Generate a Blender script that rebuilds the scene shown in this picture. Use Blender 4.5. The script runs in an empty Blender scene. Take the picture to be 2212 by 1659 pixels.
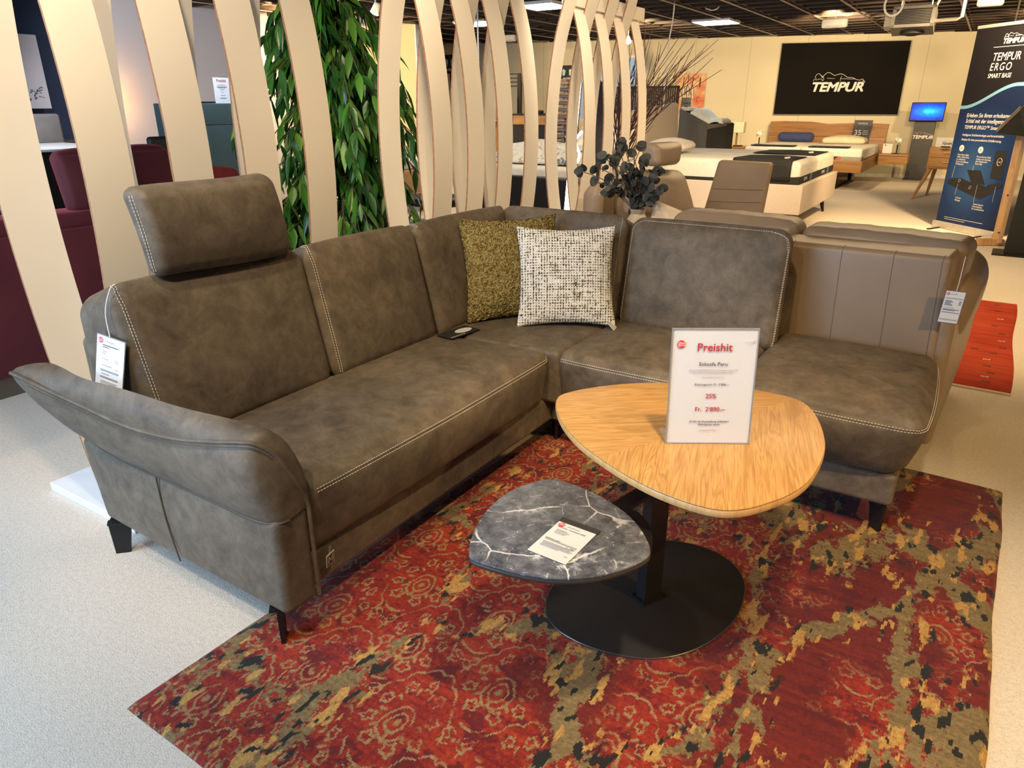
import bpy, bmesh, math, random
import numpy as np
from mathutils import Vector as V, Matrix as M
random.seed(7); rng = np.random.default_rng(7)
C = bpy.context.scene.collection
S = bpy.context.scene
R = math.radians
# ------------------------------------------------------------------ camera
IW, IH = 2212, 1659
FPX, PITCH, ROLL, YAW, CH = 1514.4, 0.379329, -0.001288, 0.60168, 1.335
_f0 = V((-math.sin(YAW), math.cos(YAW), 0)); _rt = V((math.cos(YAW), math.sin(YAW), 0)); _u0 = V((0, 0, 1))
CF = _f0*math.cos(PITCH) - _u0*math.sin(PITCH); _up = _u0*math.cos(PITCH) + _f0*math.sin(PITCH)
CR = _rt*math.cos(ROLL) + _up*math.sin(ROLL); CU = _up*math.cos(ROLL) - _rt*math.sin(ROLL)
CO = V((0, 0, CH))
cd = bpy.data.cameras.new('camera'); cam = bpy.data.objects.new('camera', cd); C.objects.link(cam)
cd.sensor_width = 36; cd.sensor_fit = 'HORIZONTAL'; cd.lens = FPX/IW*36; cd.clip_start = .05; cd.clip_end = 100
cam.matrix_world = M(((CR.x, CU.x, -CF.x, 0), (CR.y, CU.y, -CF.y, 0), (CR.z, CU.z, -CF.z, CH), (0, 0, 0, 1)))
S.camera = cam
# ------------------------------------------------------------------ world, exposure, lights
S.view_settings.view_transform = 'Standard'; S.view_settings.look = 'None'; S.view_settings.gamma = 1
S.view_settings.use_curve_mapping = False; S.view_settings.exposure = 0.9
w = bpy.data.worlds.new('sky'); S.world = w; w.use_nodes = True
wn = w.node_tree.nodes; bgn = wn['Background']
sky = wn.new('ShaderNodeTexSky'); sky.sky_type = 'HOSEK_WILKIE'; sky.turbidity = 4; sky.sun_direction = (.3, -.5, .8)
w.node_tree.links.new(sky.outputs[0], bgn.inputs[0]); bgn.inputs[1].default_value = 1.2
def lamp(name, kind, loc, energy, color, target=None, size=.5, size_y=None, spot=70, blend=.6):
    l = bpy.data.lights.new(name, kind); l.energy = energy; l.color = color
    o = bpy.data.objects.new(name, l); C.objects.link(o); o.location = loc
    if kind == 'AREA':
        l.shape = 'RECTANGLE'; l.size = size; l.size_y = size_y or size
    if kind == 'SPOT': l.spot_size = R(spot); l.spot_blend = blend; l.shadow_soft_size = size
    if kind == 'POINT': l.shadow_soft_size = size
    if target is not None:
        d = V(target) - V(loc); o.rotation_euler = d.to_track_quat('-Z', 'Y').to_euler()
    return o
COOL = (.45, .68, 1.0); WARM = (1.0, .70, .36); NEUT = (1.0, .80, .55)
# daylight entering by the shop window behind the camera
lamp('window_daylight', 'AREA', (-3.6, -3.55, 1.5), 190, COOL, (-1.5, 1.2, .2), 4.2, 2.2)
lamp('added_area_light', 'AREA', (-2.6, -.7, 2.5), 30, (.60, .78, 1.0), (-2.6, -.2, 0), 1.2, 1.2)  # added cool area light without a fixture, brightens the left floor
# added warm area light without a panel, evens out the rear floor
lamp('added_area_light', 'AREA', (-.9, 6.9, 2.5), 42, (1, .72, .40), (-.9, 6.9, 0), 2.4, 2.4)
SPOTS = [((-.05, 1.0, 2.48), (-.45, 1.62, .4), 93, (1, .78, .50), 58), ((-.9, .2, 2.48), (-.85, .95, 0), 40, (1, .80, .55), 75), ((-.9, -.3, 2.48), (-2.0, 1.7, .8), 75, NEUT, 70),  # added spots without fixtures, each brightening the area it aims at
         ((1.9, 1.4, 2.48), (.75, 2.0, 0), 135, (1, .62, .23), 75), ((-.6, 1.2, 2.48), (-1.6, 2.9, .7), 45, WARM, 80),
         ((.6, 4.6, 2.48), (-.3, 6.5, 0), 130, (1, .67, .31), 110), ((-.2, 8.6, 2.48), (-.6, 11.5, .2), 280, WARM, 110),
         ((-2.6, 11.8, 2.48), (-2.8, 15.4, 1.3), 140, WARM, 105), ((.3, 12.6, 2.48), (-.8, 16.2, 1.0), 122, WARM, 100),
         ((-5.5, 10.8, 2.48), (-6.2, 14.5, 1.3), 175, WARM, 105), ((-4.3, 5.5, 2.48), (-4.5, 7.3, .7), 75, NEUT, 80), ((-1.2, 6.2, 2.48), (-2.6, 9.3, .7), 90, WARM, 90),
         ((-8.4, 6.6, 2.48), (-9.4, 9.3, 1.3), 270, WARM, 100), ((-1.5, .75, 2.48), (-2.42, 1.5, 1.25), 46, NEUT, 70), ((-1.95, 2.2, 2.48), (-2.5, 3.4, 1.1), 48, NEUT, 75), ((-1.9, 3.7, 2.48), (-2.55, 5.0, 1.1), 48, NEUT, 80), ((-2.9, 2.2, 2.48), (-3.6, 3.5, 1.0), 30, NEUT, 80),
         ((-6.2, 6.0, 2.48), (-7.0, 8.0, .2), 90, WARM, 100), ((-5.2, .6, 2.48), (-4.0, 1.8, .8), 32, NEUT, 80),
         ((-7.2, 4.6, 2.48), (-9.1, 5.6, 1.3), 75, (.78, .86, 1), 95), ((.3, 3.5, 2.48), (-1.6, 4.3, .8), 60, NEUT, 70), ((-1.4, 9.3, 2.48), (-1.5, 14.2, .6), 150, WARM, 75), ((-2.0, 6.0, 2.48), (-3.9, 9.2, 1.0), 70, NEUT, 80), ((-6.6, 2.6, 2.48), (-7.6, 3.4, .6), 75, (.85, .9, 1), 95)]
for i, (p, t, e, c, a) in enumerate(SPOTS):
    lamp('added_spot', 'SPOT', p, e, c, t, .06, spot=a)
# ------------------------------------------------------------------ pixel helpers (placing things on real planes)
def ray(x, y): return CF + CR*((x-IW/2)/FPX) - CU*((y-IH/2)/FPX)
def fl(x, y, z=0.0):
    d = ray(x, y); return CO + d*((z-CH)/d.z)
def pl(x, y, ax, v):
    d = ray(x, y); return CO + d*((v-CO[ax])/d[ax])
def onp(x, y, p, n):
    d = ray(x, y); return CO + d*((V(p)-CO).dot(n)/d.dot(n))
# ------------------------------------------------------------------ mesh helpers
class MB:
    def __init__(s): s.v = []; s.f = []; s.m = []; s.mi = 0
    def add(s, vs, fs):
        o = len(s.v); s.v += [tuple(p) for p in vs]; s.f += [tuple(i+o for i in f) for f in fs]; s.m += [s.mi]*len(fs); return s
    def box(s, c, d, rot=None, taper=1.0):
        x, y, z = d[0]/2, d[1]/2, d[2]/2; c = V(c)
        q = [V((sx*x*(taper if sz < 0 else 1), sy*y*(taper if sz < 0 else 1), sz*z)) for sz in (-1, 1) for sx, sy in ((-1, -1), (1, -1), (1, 1), (-1, 1))]
        if rot is not None: q = [rot @ p for p in q]
        return s.add([p+c for p in q], [(3, 2, 1, 0), (4, 5, 6, 7), (0, 1, 5, 4), (1, 2, 6, 5), (2, 3, 7, 6), (3, 0, 4, 7)])
    def b2(s, a, b): return s.box([(a[i]+b[i])/2 for i in range(3)], [abs(b[i]-a[i]) for i in range(3)])
    def rb(s, a, b, r=.01, k=3):
        L = [abs(b[i]-a[i]) for i in range(3)]; c = [(a[i]+b[i])/2 for i in range(3)]
        sf = Soft(L, min(r, min(L)*.49)); sf.emit(s, k, 1, c); return s
    def tube(s, path, r, n=8, closed=False, cap=True):
        P = [V(p) for p in path]; N = len(P); rr = r if hasattr(r, '__len__') else [r]*N
        up = None; vs = []
        for i, p in enumerate(P):
            a = P[i-1] if (i > 0 or closed) else p; b = P[(i+1) % N] if (i < N-1 or closed) else p
            t = (b-a).normalized() if (b-a).length > 1e-9 else V((0, 0, 1))
            if up is None: up = t.orthogonal().normalized()
            up = (up - t*up.dot(t)); up = up.normalized() if up.length > 1e-6 else t.orthogonal().normalized()
            sd = t.cross(up)
            vs += [p + (up*math.cos(2*math.pi*k/n) + sd*math.sin(2*math.pi*k/n))*rr[i] for k in range(n)]
        fs = []
        for i in range(N if closed else N-1):
            j = (i+1) % N
            fs += [(i*n+k, i*n+(k+1) % n, j*n+(k+1) % n, j*n+k) for k in range(n)]
        if cap and not closed: fs += [tuple(range(n))[::-1], tuple(range((N-1)*n, N*n))]
        return s.add(vs, fs)
    def lathe(s, prof, c=(0, 0, 0), n=24):
        vs = []; fs = []
        for r_, z in prof: vs += [(c[0]+r_*math.cos(2*math.pi*k/n), c[1]+r_*math.sin(2*math.pi*k/n), c[2]+z) for k in range(n)]
        for i in range(len(prof)-1): fs += [(i*n+k, i*n+(k+1) % n, (i+1)*n+(k+1) % n, (i+1)*n+k) for k in range(n)]
        fs += [tuple(range(n))[::-1], tuple(range((len(prof)-1)*n, len(prof)*n))]
        return s.add(vs, fs)
    def prism(s, out, z0, z1, bev=0.0):
        # outline in xy, with small rounded top and bottom edge
        n = len(out); c = V((sum(p[0] for p in out)/n, sum(p[1] for p in out)/n))
        def ring(d, z):
            r_ = []
            for i in range(n):
                a, b, p = V(out[i-1][:2]), V(out[(i+1) % n][:2]), V(out[i][:2])
                t = (b-a).normalized(); nn = V((-t.y, t.x))
                if nn.dot(c-p) < 0: nn = -nn
                q = p+nn*d; r_.append((q.x, q.y, z))
            return r_
        if bev > 0: rings = [ring(bev, z0), ring(bev*.3, z0+bev*.3), ring(0, z0+bev), ring(0, z1-bev), ring(bev*.3, z1-bev*.3), ring(bev, z1)]
        else: rings = [ring(0, z0), ring(0, z1)]
        vs = [p for r_ in rings for p in r_]; fs = []
        for k in range(len(rings)-1): fs += [(k*n+i, k*n+(i+1) % n, (k+1)*n+(i+1) % n, (k+1)*n+i) for i in range(n)]
        fs += [tuple(range(n))[::-1], tuple(range((len(rings)-1)*n, len(rings)*n))]
        return s.add(vs, fs)
    def sheet(s, fn, nu, nv):
        vs = [fn(i/nu, j/nv) for j in range(nv+1) for i in range(nu+1)]
        return s.add(vs, [(j*(nu+1)+i, j*(nu+1)+i+1, (j+1)*(nu+1)+i+1, (j+1)*(nu+1)+i) for j in range(nv) for i in range(nu)])
    def quad(s, *p): return s.add(p, [tuple(range(len(p)))])
    def xf(s, m): s.v = [tuple(m @ V(p)) for p in s.v]; return s
    def build(s, name, mat, parent=None, smooth=35, loc=None, rotz=0):
        me = bpy.data.meshes.new(name); me.from_pydata(s.v, [], s.f); me.update()
        bm = bmesh.new(); bm.from_mesh(me); bmesh.ops.recalc_face_normals(bm, faces=bm.faces); bm.to_mesh(me); bm.free()
        for m_ in (mat if isinstance(mat, (list, tuple)) else [mat]): me.materials.append(m_)
        if any(s.m): me.polygons.foreach_set('material_index', s.m)
        if smooth:
            me.polygons.foreach_set('use_smooth', [True]*len(me.polygons)); me.set_sharp_from_angle(angle=R(smooth))
        o = bpy.data.objects.new(name, me); C.objects.link(o)
        if parent is not None: o.parent = parent
        if loc is not None: o.location = loc
        if rotz: o.rotation_euler.z = rotz
        return o
class Soft:
    """rounded, bulging cushion: metric box L, edge radius r, bulge per face, mapped into 8 corners, then hook"""
    def __init__(s, L, r=.04, bulge=None, corners=None, hook=None):
        s.L = [max(l, 1e-4) for l in L]; s.r = r; s.b = bulge or {}; s.c = corners; s.hook = hook
    def ev(s, p, lift=0.0):
        L = s.L; h = [l/2 for l in L]; r = min(s.r, min(h)*.98)
        q = [max(-(h[i]-r), min(h[i]-r, p[i])) for i in range(3)]
        d = V((p[0]-q[0], p[1]-q[1], p[2]-q[2]))
        dn = d.normalized() if d.length > 1e-9 else V((0, 0, 0))
        o = [q[i]+dn[i]*(r+lift) for i in range(3)]
        nrm = [p[i]/h[i] for i in range(3)]
        for (ax, sg), amt in s.b.items():
            w_ = dn[ax]*sg
            if w_ > 0:
                a, b = [i for i in range(3) if i != ax]
                o[ax] += sg*amt*w_*max(0, 1-abs(nrm[a])**2.4)*max(0, 1-abs(nrm[b])**2.4)
        if s.c:
            t = [(o[i]/h[i]+1)/2 for i in range(3)]; P = V((0, 0, 0))
            for i in (0, 1):
                for j in (0, 1):
                    for k in (0, 1):
                        P += V(s.c[i][j][k])*((t[0] if i else 1-t[0])*(t[1] if j else 1-t[1])*(t[2] if k else 1-t[2]))
        else: P = V(o)
        return s.hook(P) if s.hook else P
    def ticks(s, ax, k, m):
        h = s.L[ax]/2; r = min(s.r, min(s.L)/2*.98); a = [r*math.tan(R(45)*i/k) for i in range(k+1)]
        lo = [-h + (r - x) for x in a[::-1]]; hi = [h - (r - x) for x in a]
        mid = [lo[-1] + (hi[0]-lo[-1])*i/m for i in range(1, m)]
        return lo + mid + hi
    def emit(s, mb, k=4, m=8, c=(0, 0, 0)):
        mm = m if hasattr(m, '__len__') else (m, m, m)
        T = [s.ticks(i, k, mm[i]) for i in range(3)]; idx = {}; vs = []; fs = []
        def vid(p):
            key = tuple(round(x, 5) for x in p)
            if key not in idx: idx[key] = len(vs); vs.append(s.ev(p)+V(c))
            return idx[key]
        for ax in range(3):
            a, b = [i for i in range(3) if i != ax]
            for sg in (-1, 1):
                def pt(u, v):
                    p = [0, 0, 0]; p[ax] = sg*s.L[ax]/2; p[a] = u; p[b] = v; return p
                for i in range(len(T[a])-1):
                    for j in range(len(T[b])-1):
                        f = [vid(pt(T[a][i], T[b][j])), vid(pt(T[a][i+1], T[b][j])), vid(pt(T[a][i+1], T[b][j+1])), vid(pt(T[a][i], T[b][j+1]))]
                        f = [x for n_, x in enumerate(f) if x not in f[:n_]]
                        if len(f) > 2: fs.append(tuple(f))
        mb.add(vs, fs); return mb
def hexa(a, b):
    """axis box corners a..b as c[i][j][k]"""
    return [[[(b[0] if i else a[0], b[1] if j else a[1], b[2] if k else a[2]) for k in (0, 1)] for j in (0, 1)] for i in (0, 1)]
def softbox(a, b, r=.03, bulge=None, hook=None, k=4, m=8, mb=None, corners=None):
    cs = corners or hexa(a, b)
    L = [(V(cs[1][0][0])-V(cs[0][0][0])).length, (V(cs[0][1][0])-V(cs[0][0][0])).length, (V(cs[0][0][1])-V(cs[0][0][0])).length]
    sf = Soft(L, r, bulge, cs, hook); mb = mb or MB(); sf.emit(mb, k, m); return mb, sf
def smoothpath(pts, n=8, closed=False):
    P = [V(p) for p in pts]; N = len(P); out = []
    for i in range(N if closed else N-1):
        p0 = P[i-1] if (i > 0 or closed) else P[0]; p1 = P[i]; p2 = P[(i+1) % N]; p3 = P[(i+2) % N] if (i+2 < N or closed) else P[-1]
        for k in range(n):
            t = k/n
            out.append(.5*((2*p1)+(p2-p0)*t+(2*p0-5*p1+4*p2-p3)*t*t+(3*p1-p0-3*p2+p3)*t**3))
    if not closed: out.append(P[-1])
    return out
def stitches(mb, path, d=.0095, dash=.0060, r=.00095):
    P = [V(p) for p in path]; acc = 0
    for i in range(len(P)-1):
        a, b = P[i], P[i+1]; L = (b-a).length
        if L < 1e-6: continue
        t = (b-a)/L; u = t.orthogonal().normalized(); v_ = t.cross(u); s_ = -acc
        while s_ < L:
            if s_ >= 0:
                c = a+t*s_
                vs = [c+t*x*dash/2+(u*math.cos(k*math.pi/2)+v_*math.sin(k*math.pi/2))*r for x in (-1, 1) for k in range(4)]
                mb.add(vs, [(0, 1, 5, 4), (1, 2, 6, 5), (2, 3, 7, 6), (3, 0, 4, 7), (3, 2, 1, 0), (4, 5, 6, 7)])
            s_ += d
        acc = (L - (s_-d)) if s_ > 0 else acc+L
        acc = acc % d
    return mb
def empty(name, loc=(0, 0, 0), rotz=0, mat=None):
    o = bpy.data.objects.new(name, None); C.objects.link(o); o.empty_display_size = .1
    if mat is not None: o.matrix_world = mat
    else: o.location = loc; o.rotation_euler.z = rotz
    return o
def tag(o, label, cat, group=None):
    o['label'] = label; o['category'] = cat
    if group: o['group'] = group
    return o
def thing(name, label, cat, loc=(0, 0, 0), rotz=0, group=None, mat=None): return tag(empty(name, loc, rotz, mat), label, cat, group)
def struct(o): o['kind'] = 'structure'; return o
def dup(root):
    c = root.copy(); C.objects.link(c)
    def rec(a, b):
        for ch in a.children:
            d = ch.copy(); C.objects.link(d); d.parent = b; rec(ch, d)
    rec(root, c); return c
def frame(o, x, up):
    """matrix with local x along x, local z along up, y = z cross x (pointing away from the viewer side)"""
    x = V(x).normalized(); z = V(up); z = (z - x*z.dot(x)).normalized(); y = z.cross(x)
    return M(((x.x, y.x, z.x, o[0]), (x.y, y.y, z.y, o[1]), (x.z, y.z, z.z, o[2]), (0, 0, 0, 1)))
def text_mb(mb, items, y=-.0006):
    """items: (string, x, z, size, align, bold, shear, spacing) laid in the local xz plane, facing -y"""
    for it in items:
        s, x, z, size = it[:4]; al = it[4] if len(it) > 4 else 'CENTER'; bold = it[5] if len(it) > 5 else 0; sh = it[6] if len(it) > 6 else 0; sp = it[7] if len(it) > 7 else 1; sx = it[8] if len(it) > 8 else 1
        cu = bpy.data.curves.new('t', 'FONT'); cu.body = s; cu.size = size; cu.align_x = al; cu.shear = sh; cu.space_character = sp; cu.resolution_u = 3
        o = bpy.data.objects.new('t', cu); C.objects.link(o)
        dg = bpy.context.evaluated_depsgraph_get(); me = bpy.data.meshes.new_from_object(o.evaluated_get(dg))
        for k in (range(6) if bold else (None,)):
            ox, oz = (0, 0) if k is None else (bold*size*math.cos(k*math.pi/3), bold*size*math.sin(k*math.pi/3))
            mb.add([(x+ox+v.co.x*sx, y-(0 if k is None else .00002*k), z+oz+v.co.y) for v in me.vertices], [tuple(p.vertices) for p in me.polygons])
        bpy.data.objects.remove(o); bpy.data.curves.remove(cu); bpy.data.meshes.remove(me)
    return mb
# ------------------------------------------------------------------ material helpers
class E:
    """tiny expression layer over Math nodes"""
    nt = None
    def __init__(s, k): s.k = k
    @staticmethod
    def op(o, *a, clamp=False):
        n = E.nt.nodes.new('ShaderNodeMath'); n.operation = o; n.use_clamp = clamp
        for i, x in enumerate(a):
            if isinstance(x, E): E.nt.links.new(x.k, n.inputs[i])
            else: n.inputs[i].default_value = float(x)
        return E(n.outputs[0])
    def __add__(s, o): return E.op('ADD', s, o)
    __radd__ = __add__
    def __sub__(s, o): return E.op('SUBTRACT', s, o)
    def __rsub__(s, o): return E.op('SUBTRACT', o, s)
    def __mul__(s, o): return E.op('MULTIPLY', s, o)
    __rmul__ = __mul__
    def __truediv__(s, o): return E.op('DIVIDE', s, o)
def emin(a, b): return E.op('MINIMUM', a, b)
def emax(a, b): return E.op('MAXIMUM', a, b)
def eabs(a): return E.op('ABSOLUTE', a)
def esin(a): return E.op('SINE', a)
def ecos(a): return E.op('COSINE', a)
def efloor(a): return E.op('FLOOR', a)
def emod(a, b): return E.op('FLOORED_MODULO', a, b)
def esqrt(a): return E.op('SQRT', a)
def eatan2(a, b): return E.op('ARCTAN2', a, b)
def sstep(x, a, b):
    n = E.nt.nodes.new('ShaderNodeMapRange'); n.interpolation_type = 'SMOOTHSTEP'; E.nt.links.new(x.k, n.inputs[0])
    n.inputs[1].default_value = a; n.inputs[2].default_value = b; return E(n.outputs[0])
def less(x, w, soft=.15):   # 1 where x<w
    return 1.0 - sstep(x, w*(1-soft), w*(1+soft))
class Mat:
    def __init__(s, name, col=(.5, .5, .5), rough=.6, metal=0, spec=.5):
        m = bpy.data.materials.new(name); m.use_nodes = True; s.m = m; s.nt = m.node_tree; s.n = s.nt.nodes; s.l = s.nt.links
        s.b = s.n['Principled BSDF']; s.b.inputs['Base Color'].default_value = (*col, 1); s.b.inputs['Roughness'].default_value = rough
        s.b.inputs['Metallic'].default_value = metal; s.b.inputs['Specular IOR Level'].default_value = spec; E.nt = s.nt
    def co(s, scale=(1, 1, 1), rot=(0, 0, 0), kind='Object'):
        t = s.n.new('ShaderNodeTexCoord'); mp = s.n.new('ShaderNodeMapping'); s.l.new(t.outputs[kind], mp.inputs[0])
        mp.inputs['Scale'].default_value = scale; mp.inputs['Rotation'].default_value = rot; return mp.outputs[0]
    def noise(s, vec, scale, detail=3, rough=.5, dist=0):
        n = s.n.new('ShaderNodeTexNoise'); n.inputs['Scale'].default_value = scale; n.inputs['Detail'].default_value = detail
        n.inputs['Roughness'].default_value = rough; n.inputs['Distortion'].default_value = dist; s.l.new(vec, n.inputs['Vector']); return n.outputs['Fac']
    def voro(s, vec, scale, feat='F1', out='Distance'):
        n = s.n.new('ShaderNodeTexVoronoi'); n.feature = feat; n.inputs['Scale'].default_value = scale; s.l.new(vec, n.inputs['Vector']); return n.outputs[out]
    def ramp(s, fac, stops):
        n = s.n.new('ShaderNodeValToRGB'); e = n.color_ramp.elements
        while len(e) < len(stops): e.new(.5)
        for i, (p, c) in enumerate(stops): e[i].position = p; e[i].color = (*c, 1)
        s.l.new(fac.k if isinstance(fac, E) else fac, n.inputs[0]); return n.outputs[0]
    def mix(s, fac, a, b, mode='MIX'):
        n = s.n.new('ShaderNodeMix'); n.data_type = 'RGBA'; n.blend_type = mode
        for x, i in ((fac, 0), (a, 6), (b, 7)):
            if isinstance(x, E): s.l.new(x.k, n.inputs[i])
            elif isinstance(x, (int, float)): n.inputs[i].default_value = x
            elif isinstance(x, tuple): n.inputs[i].default_value = (*x, 1)
            else: s.l.new(x, n.inputs[i])
        return n.outputs[2]
    def color(s, k): s.l.new(k.k if isinstance(k, E) else k, s.b.inputs['Base Color']); return s
    def bump(s, h, strength=.3, dist=.01):
        n = s.n.new('ShaderNodeBump'); n.inputs['Strength'].default_value = strength; n.inputs['Distance'].default_value = dist
        s.l.new(h.k if isinstance(h, E) else h, n.inputs['Height']); s.l.new(n.outputs[0], s.b.inputs['Normal']); return s
    def emit(s, col, st): s.b.inputs['Emission Color'].default_value = (*col, 1); s.b.inputs['Emission Strength'].default_value = st; return s
def plain(name, col, rough=.55, metal=0, var=.08, scale=12, bump=0.0, bscale=200, bdist=.002, spec=.5):
    """plain surface with a slight procedural tone variation and optional fine grain"""
    m = Mat(name, col, rough, metal, spec); v = m.co()
    a = tuple(max(0, c*(1-var)) for c in col); b = tuple(min(1, c*(1+var)) for c in col)
    m.color(m.ramp(m.noise(v, scale, 3), [(.3, a), (.7, b)]))
    if bump: m.bump(m.noise(v, bscale, 2), bump, bdist)
    return m.m
def wood(name, c1, c2, sc=1.0, axis=0, rough=.4, fine=1.0):
    m = Mat(name, c1, rough); s = [16*sc]*3; s[axis] = 1.1*sc; v = m.co(tuple(s))
    big = m.noise(v, 1.4, 4, .55, .8); s2 = [150*sc]*3; s2[axis] = 3*sc; v2 = m.co(tuple(s2)); f = m.noise(v2, 1.0, 3, .6)
    h = E(big)*.7 + E(f)*.3*fine
    m.color(m.ramp(h, [(.3, c2), (.5, c1), (.68, tuple(min(1, x*1.12) for x in c1))])); m.bump(f, .08, .002); return m.m
# ------------------------------------------------------------------ materials
def leather(name, c1, c2, rough=.55, sheen=.25, cloud=5.0, grain=.12):
    m = Mat(name, c1, rough, 0, .35); v = m.co()
    n1 = E(m.noise(v, cloud, 5, .62, .6)); n2 = E(m.noise(v, cloud*6, 3, .6)); veins = E(m.voro(v, 42, 'DISTANCE_TO_EDGE'))
    vn = E(m.noise(v, cloud*3.4, 7, .74, .5)); wr = E(m.noise(v, cloud*6, 5, .7, .7)); wisp = 1-sstep(eabs(wr-.5), .0, .020)
    h = n1*.30 + n2*.18 + vn*.52 + wisp*.035*sstep(vn, .45, .6)
    mid = tuple((a+b)/2 for a, b in zip(c1, c2))
    col = m.ramp(h, [(.385, c1), (.5, mid), (.605, c2)])
    m.color(col); m.bump(E(m.voro(v, 420, 'DISTANCE_TO_EDGE'))*.6 + n2*.8, grain, .002)
    m.b.inputs['Sheen Weight'].default_value = sheen; m.b.inputs['Sheen Roughness'].default_value = .45; m.b.inputs['Sheen Tint'].default_value = (1, .9, .75, 1)
    return m.m
LEA = leather('taupe_nubuck', (.068, .052, .035), (.158, .122, .083), .6, .04, 4.0, .14)
THREAD = plain('thread', (.72, .66, .54), .7)
SEAM = plain('dark_seam_fabric', (.075, .057, .038), .8); SEAMB = plain('beige_seam', (.15, .105, .068), .7)  # seam lines in a dark leather tone
BEIGE = leather('beige_leather', (.250, .182, .122), (.280, .205, .138), .38, .02, 1.6, .06)
TAUPE2 = leather('dark_taupe_leather', (.135, .096, .065), (.155, .112, .077), .45, .02, 1.6, .08)
BURG = plain('burgundy_velvet', (.085, .008, .013), .8, var=.25, scale=3); bpy.data.materials['burgundy_velvet'].node_tree.nodes['Principled BSDF'].inputs['Sheen Weight'].default_value = .5
bpy.data.materials['burgundy_velvet'].node_tree.nodes['Principled BSDF'].inputs['Sheen Tint'].default_value = (.9, .2, .25, 1)
RED2 = plain('red_fabric', (.24, .022, .026), .8, var=.2)
BLK = plain('black_metal', (.012, .012, .013), .42, .3)
BLKM = plain('matt_black', (.014, .013, .012), .75)
BLKL = leather('black_leather', (.010, .009, .009), (.018, .016, .016), .35, 0, 4, .1)
BASEP = plain('anthracite_plate', (.022, .021, .021), .38, .2, var=.12, scale=3, bump=.06, bscale=260)
BASEE = plain('anthracite_edge', (.12, .12, .12), .3, .7)
GREYM = plain('anthracite_panel', (.05, .05, .052), .5)
STEEL = plain('brushed_steel', (.55, .53, .5), .32, .9)
ALU = plain('satin_aluminium', (.62, .6, .56), .4, .6)
WHITE = plain('white_plastic', (.78, .77, .74), .45)
PAPER = plain('white_paper', (.62, .615, .61), .6, var=.02)
PAPB = plain('cool_paper', (.80, .84, .90), .5, var=.02)
SLAT = plain('cream_laminate', (.83, .765, .665), .5, var=.03, scale=2)
PLY = plain('beech_ply_edge', (.27, .125, .052), .6, var=.25, scale=60)
BASEW = plain('white_base_board', (.74, .76, .78), .45, var=.03)
INK = plain('black_ink', (.045, .04, .045), .6, var=.02)
INKG = plain('grey_ink', (.33, .33, .34), .6, var=.02)
INKR = plain('crimson_ink', (.40, .035, .05), .6, var=.02)
LOGO = plain('logo_red', (.62, .035, .045), .5, var=.02)
WTXT = plain('white_print', (.80, .74, .72), .5, var=.02)
SILV = plain('silver_print', (.42, .40, .39), .4, var=.02)
OAKD = wood('wild_oak', (.30, .148, .045), (.13, .055, .016), 1.0, 0)
OAKL = wood('light_beech', (.60, .37, .16), (.44, .24, .09), 1.2, 2)
OAKT = wood('oak_sideboard', (.44, .235, .082), (.30, .145, .045), 1.2, 0)
CREAMF = plain('cream_upholstery', (.60, .51, .43), .85, var=.05, scale=50, bump=.3, bscale=350)
MATT = plain('mattress_ticking', (.76, .73, .66), .8, var=.04, scale=20, bump=.35, bscale=55, bdist=.006)
PILW = plain('white_pillow', (.80, .75, .69), .8, var=.04)
NAVYP = plain('blue_pillow', (.035, .048, .15), .85, var=.12)
TEAL = plain('petrol_lacquer', (.050, .098, .105), .45, var=.04)
CABLE = plain('white_cable', (.72, .70, .66), .5)
DARKW = plain('dark_stained_wood', (.035, .024, .020), .55, var=.35, scale=30)
TWIGM = plain('brown_willow', (.065, .026, .018), .65, var=.35, scale=25)
EUCM = plain('grey_green_leaf', (.017, .020, .018), .6, var=.3, scale=8)
SCREEN = plain('bamboo_strip', (.060, .036, .022), .7, var=.3, scale=40)
POT = plain('black_pot', (.015, .015, .016), .3)
BARK = plain('bark', (.10, .06, .035), .85, var=.4, scale=40, bump=.4, bscale=60)
GLASSB = plain('smoked_glass', (.01, .01, .012), .1)
BRASS = plain('brass', (.55, .36, .12), .35, .8)
def emis(name, col, st):
    m = Mat(name, col, .6); m.emit(col, st); return m.m
LEDP = emis('led_panel', (.95, .98, 1.0), 9)
LEDT = emis('led_tube', (1.0, .95, .84), 9)
LEDY = emis('led_tube_warm', (1.0, .85, .55), 3)
LAMPG = emis('spot_lens', (1.0, .86, .6), 25)
GLOW = emis('lamp_glow', (1.0, .66, .28), 6)
SHADE = plain('lampshade_fabric', (.66, .60, .42), .8)
def clear(name, a=.12, col=(.9, .95, 1)):
    m = Mat(name, col, .05); m.b.inputs['Alpha'].default_value = a; return m.m
SLEEVE = clear('clear_plastic', .10); PANE = clear('window_glass', .08, (.8, .92, 1)); SLEEVED = clear('dark_plastic', .75, (.06, .055, .05))
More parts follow.
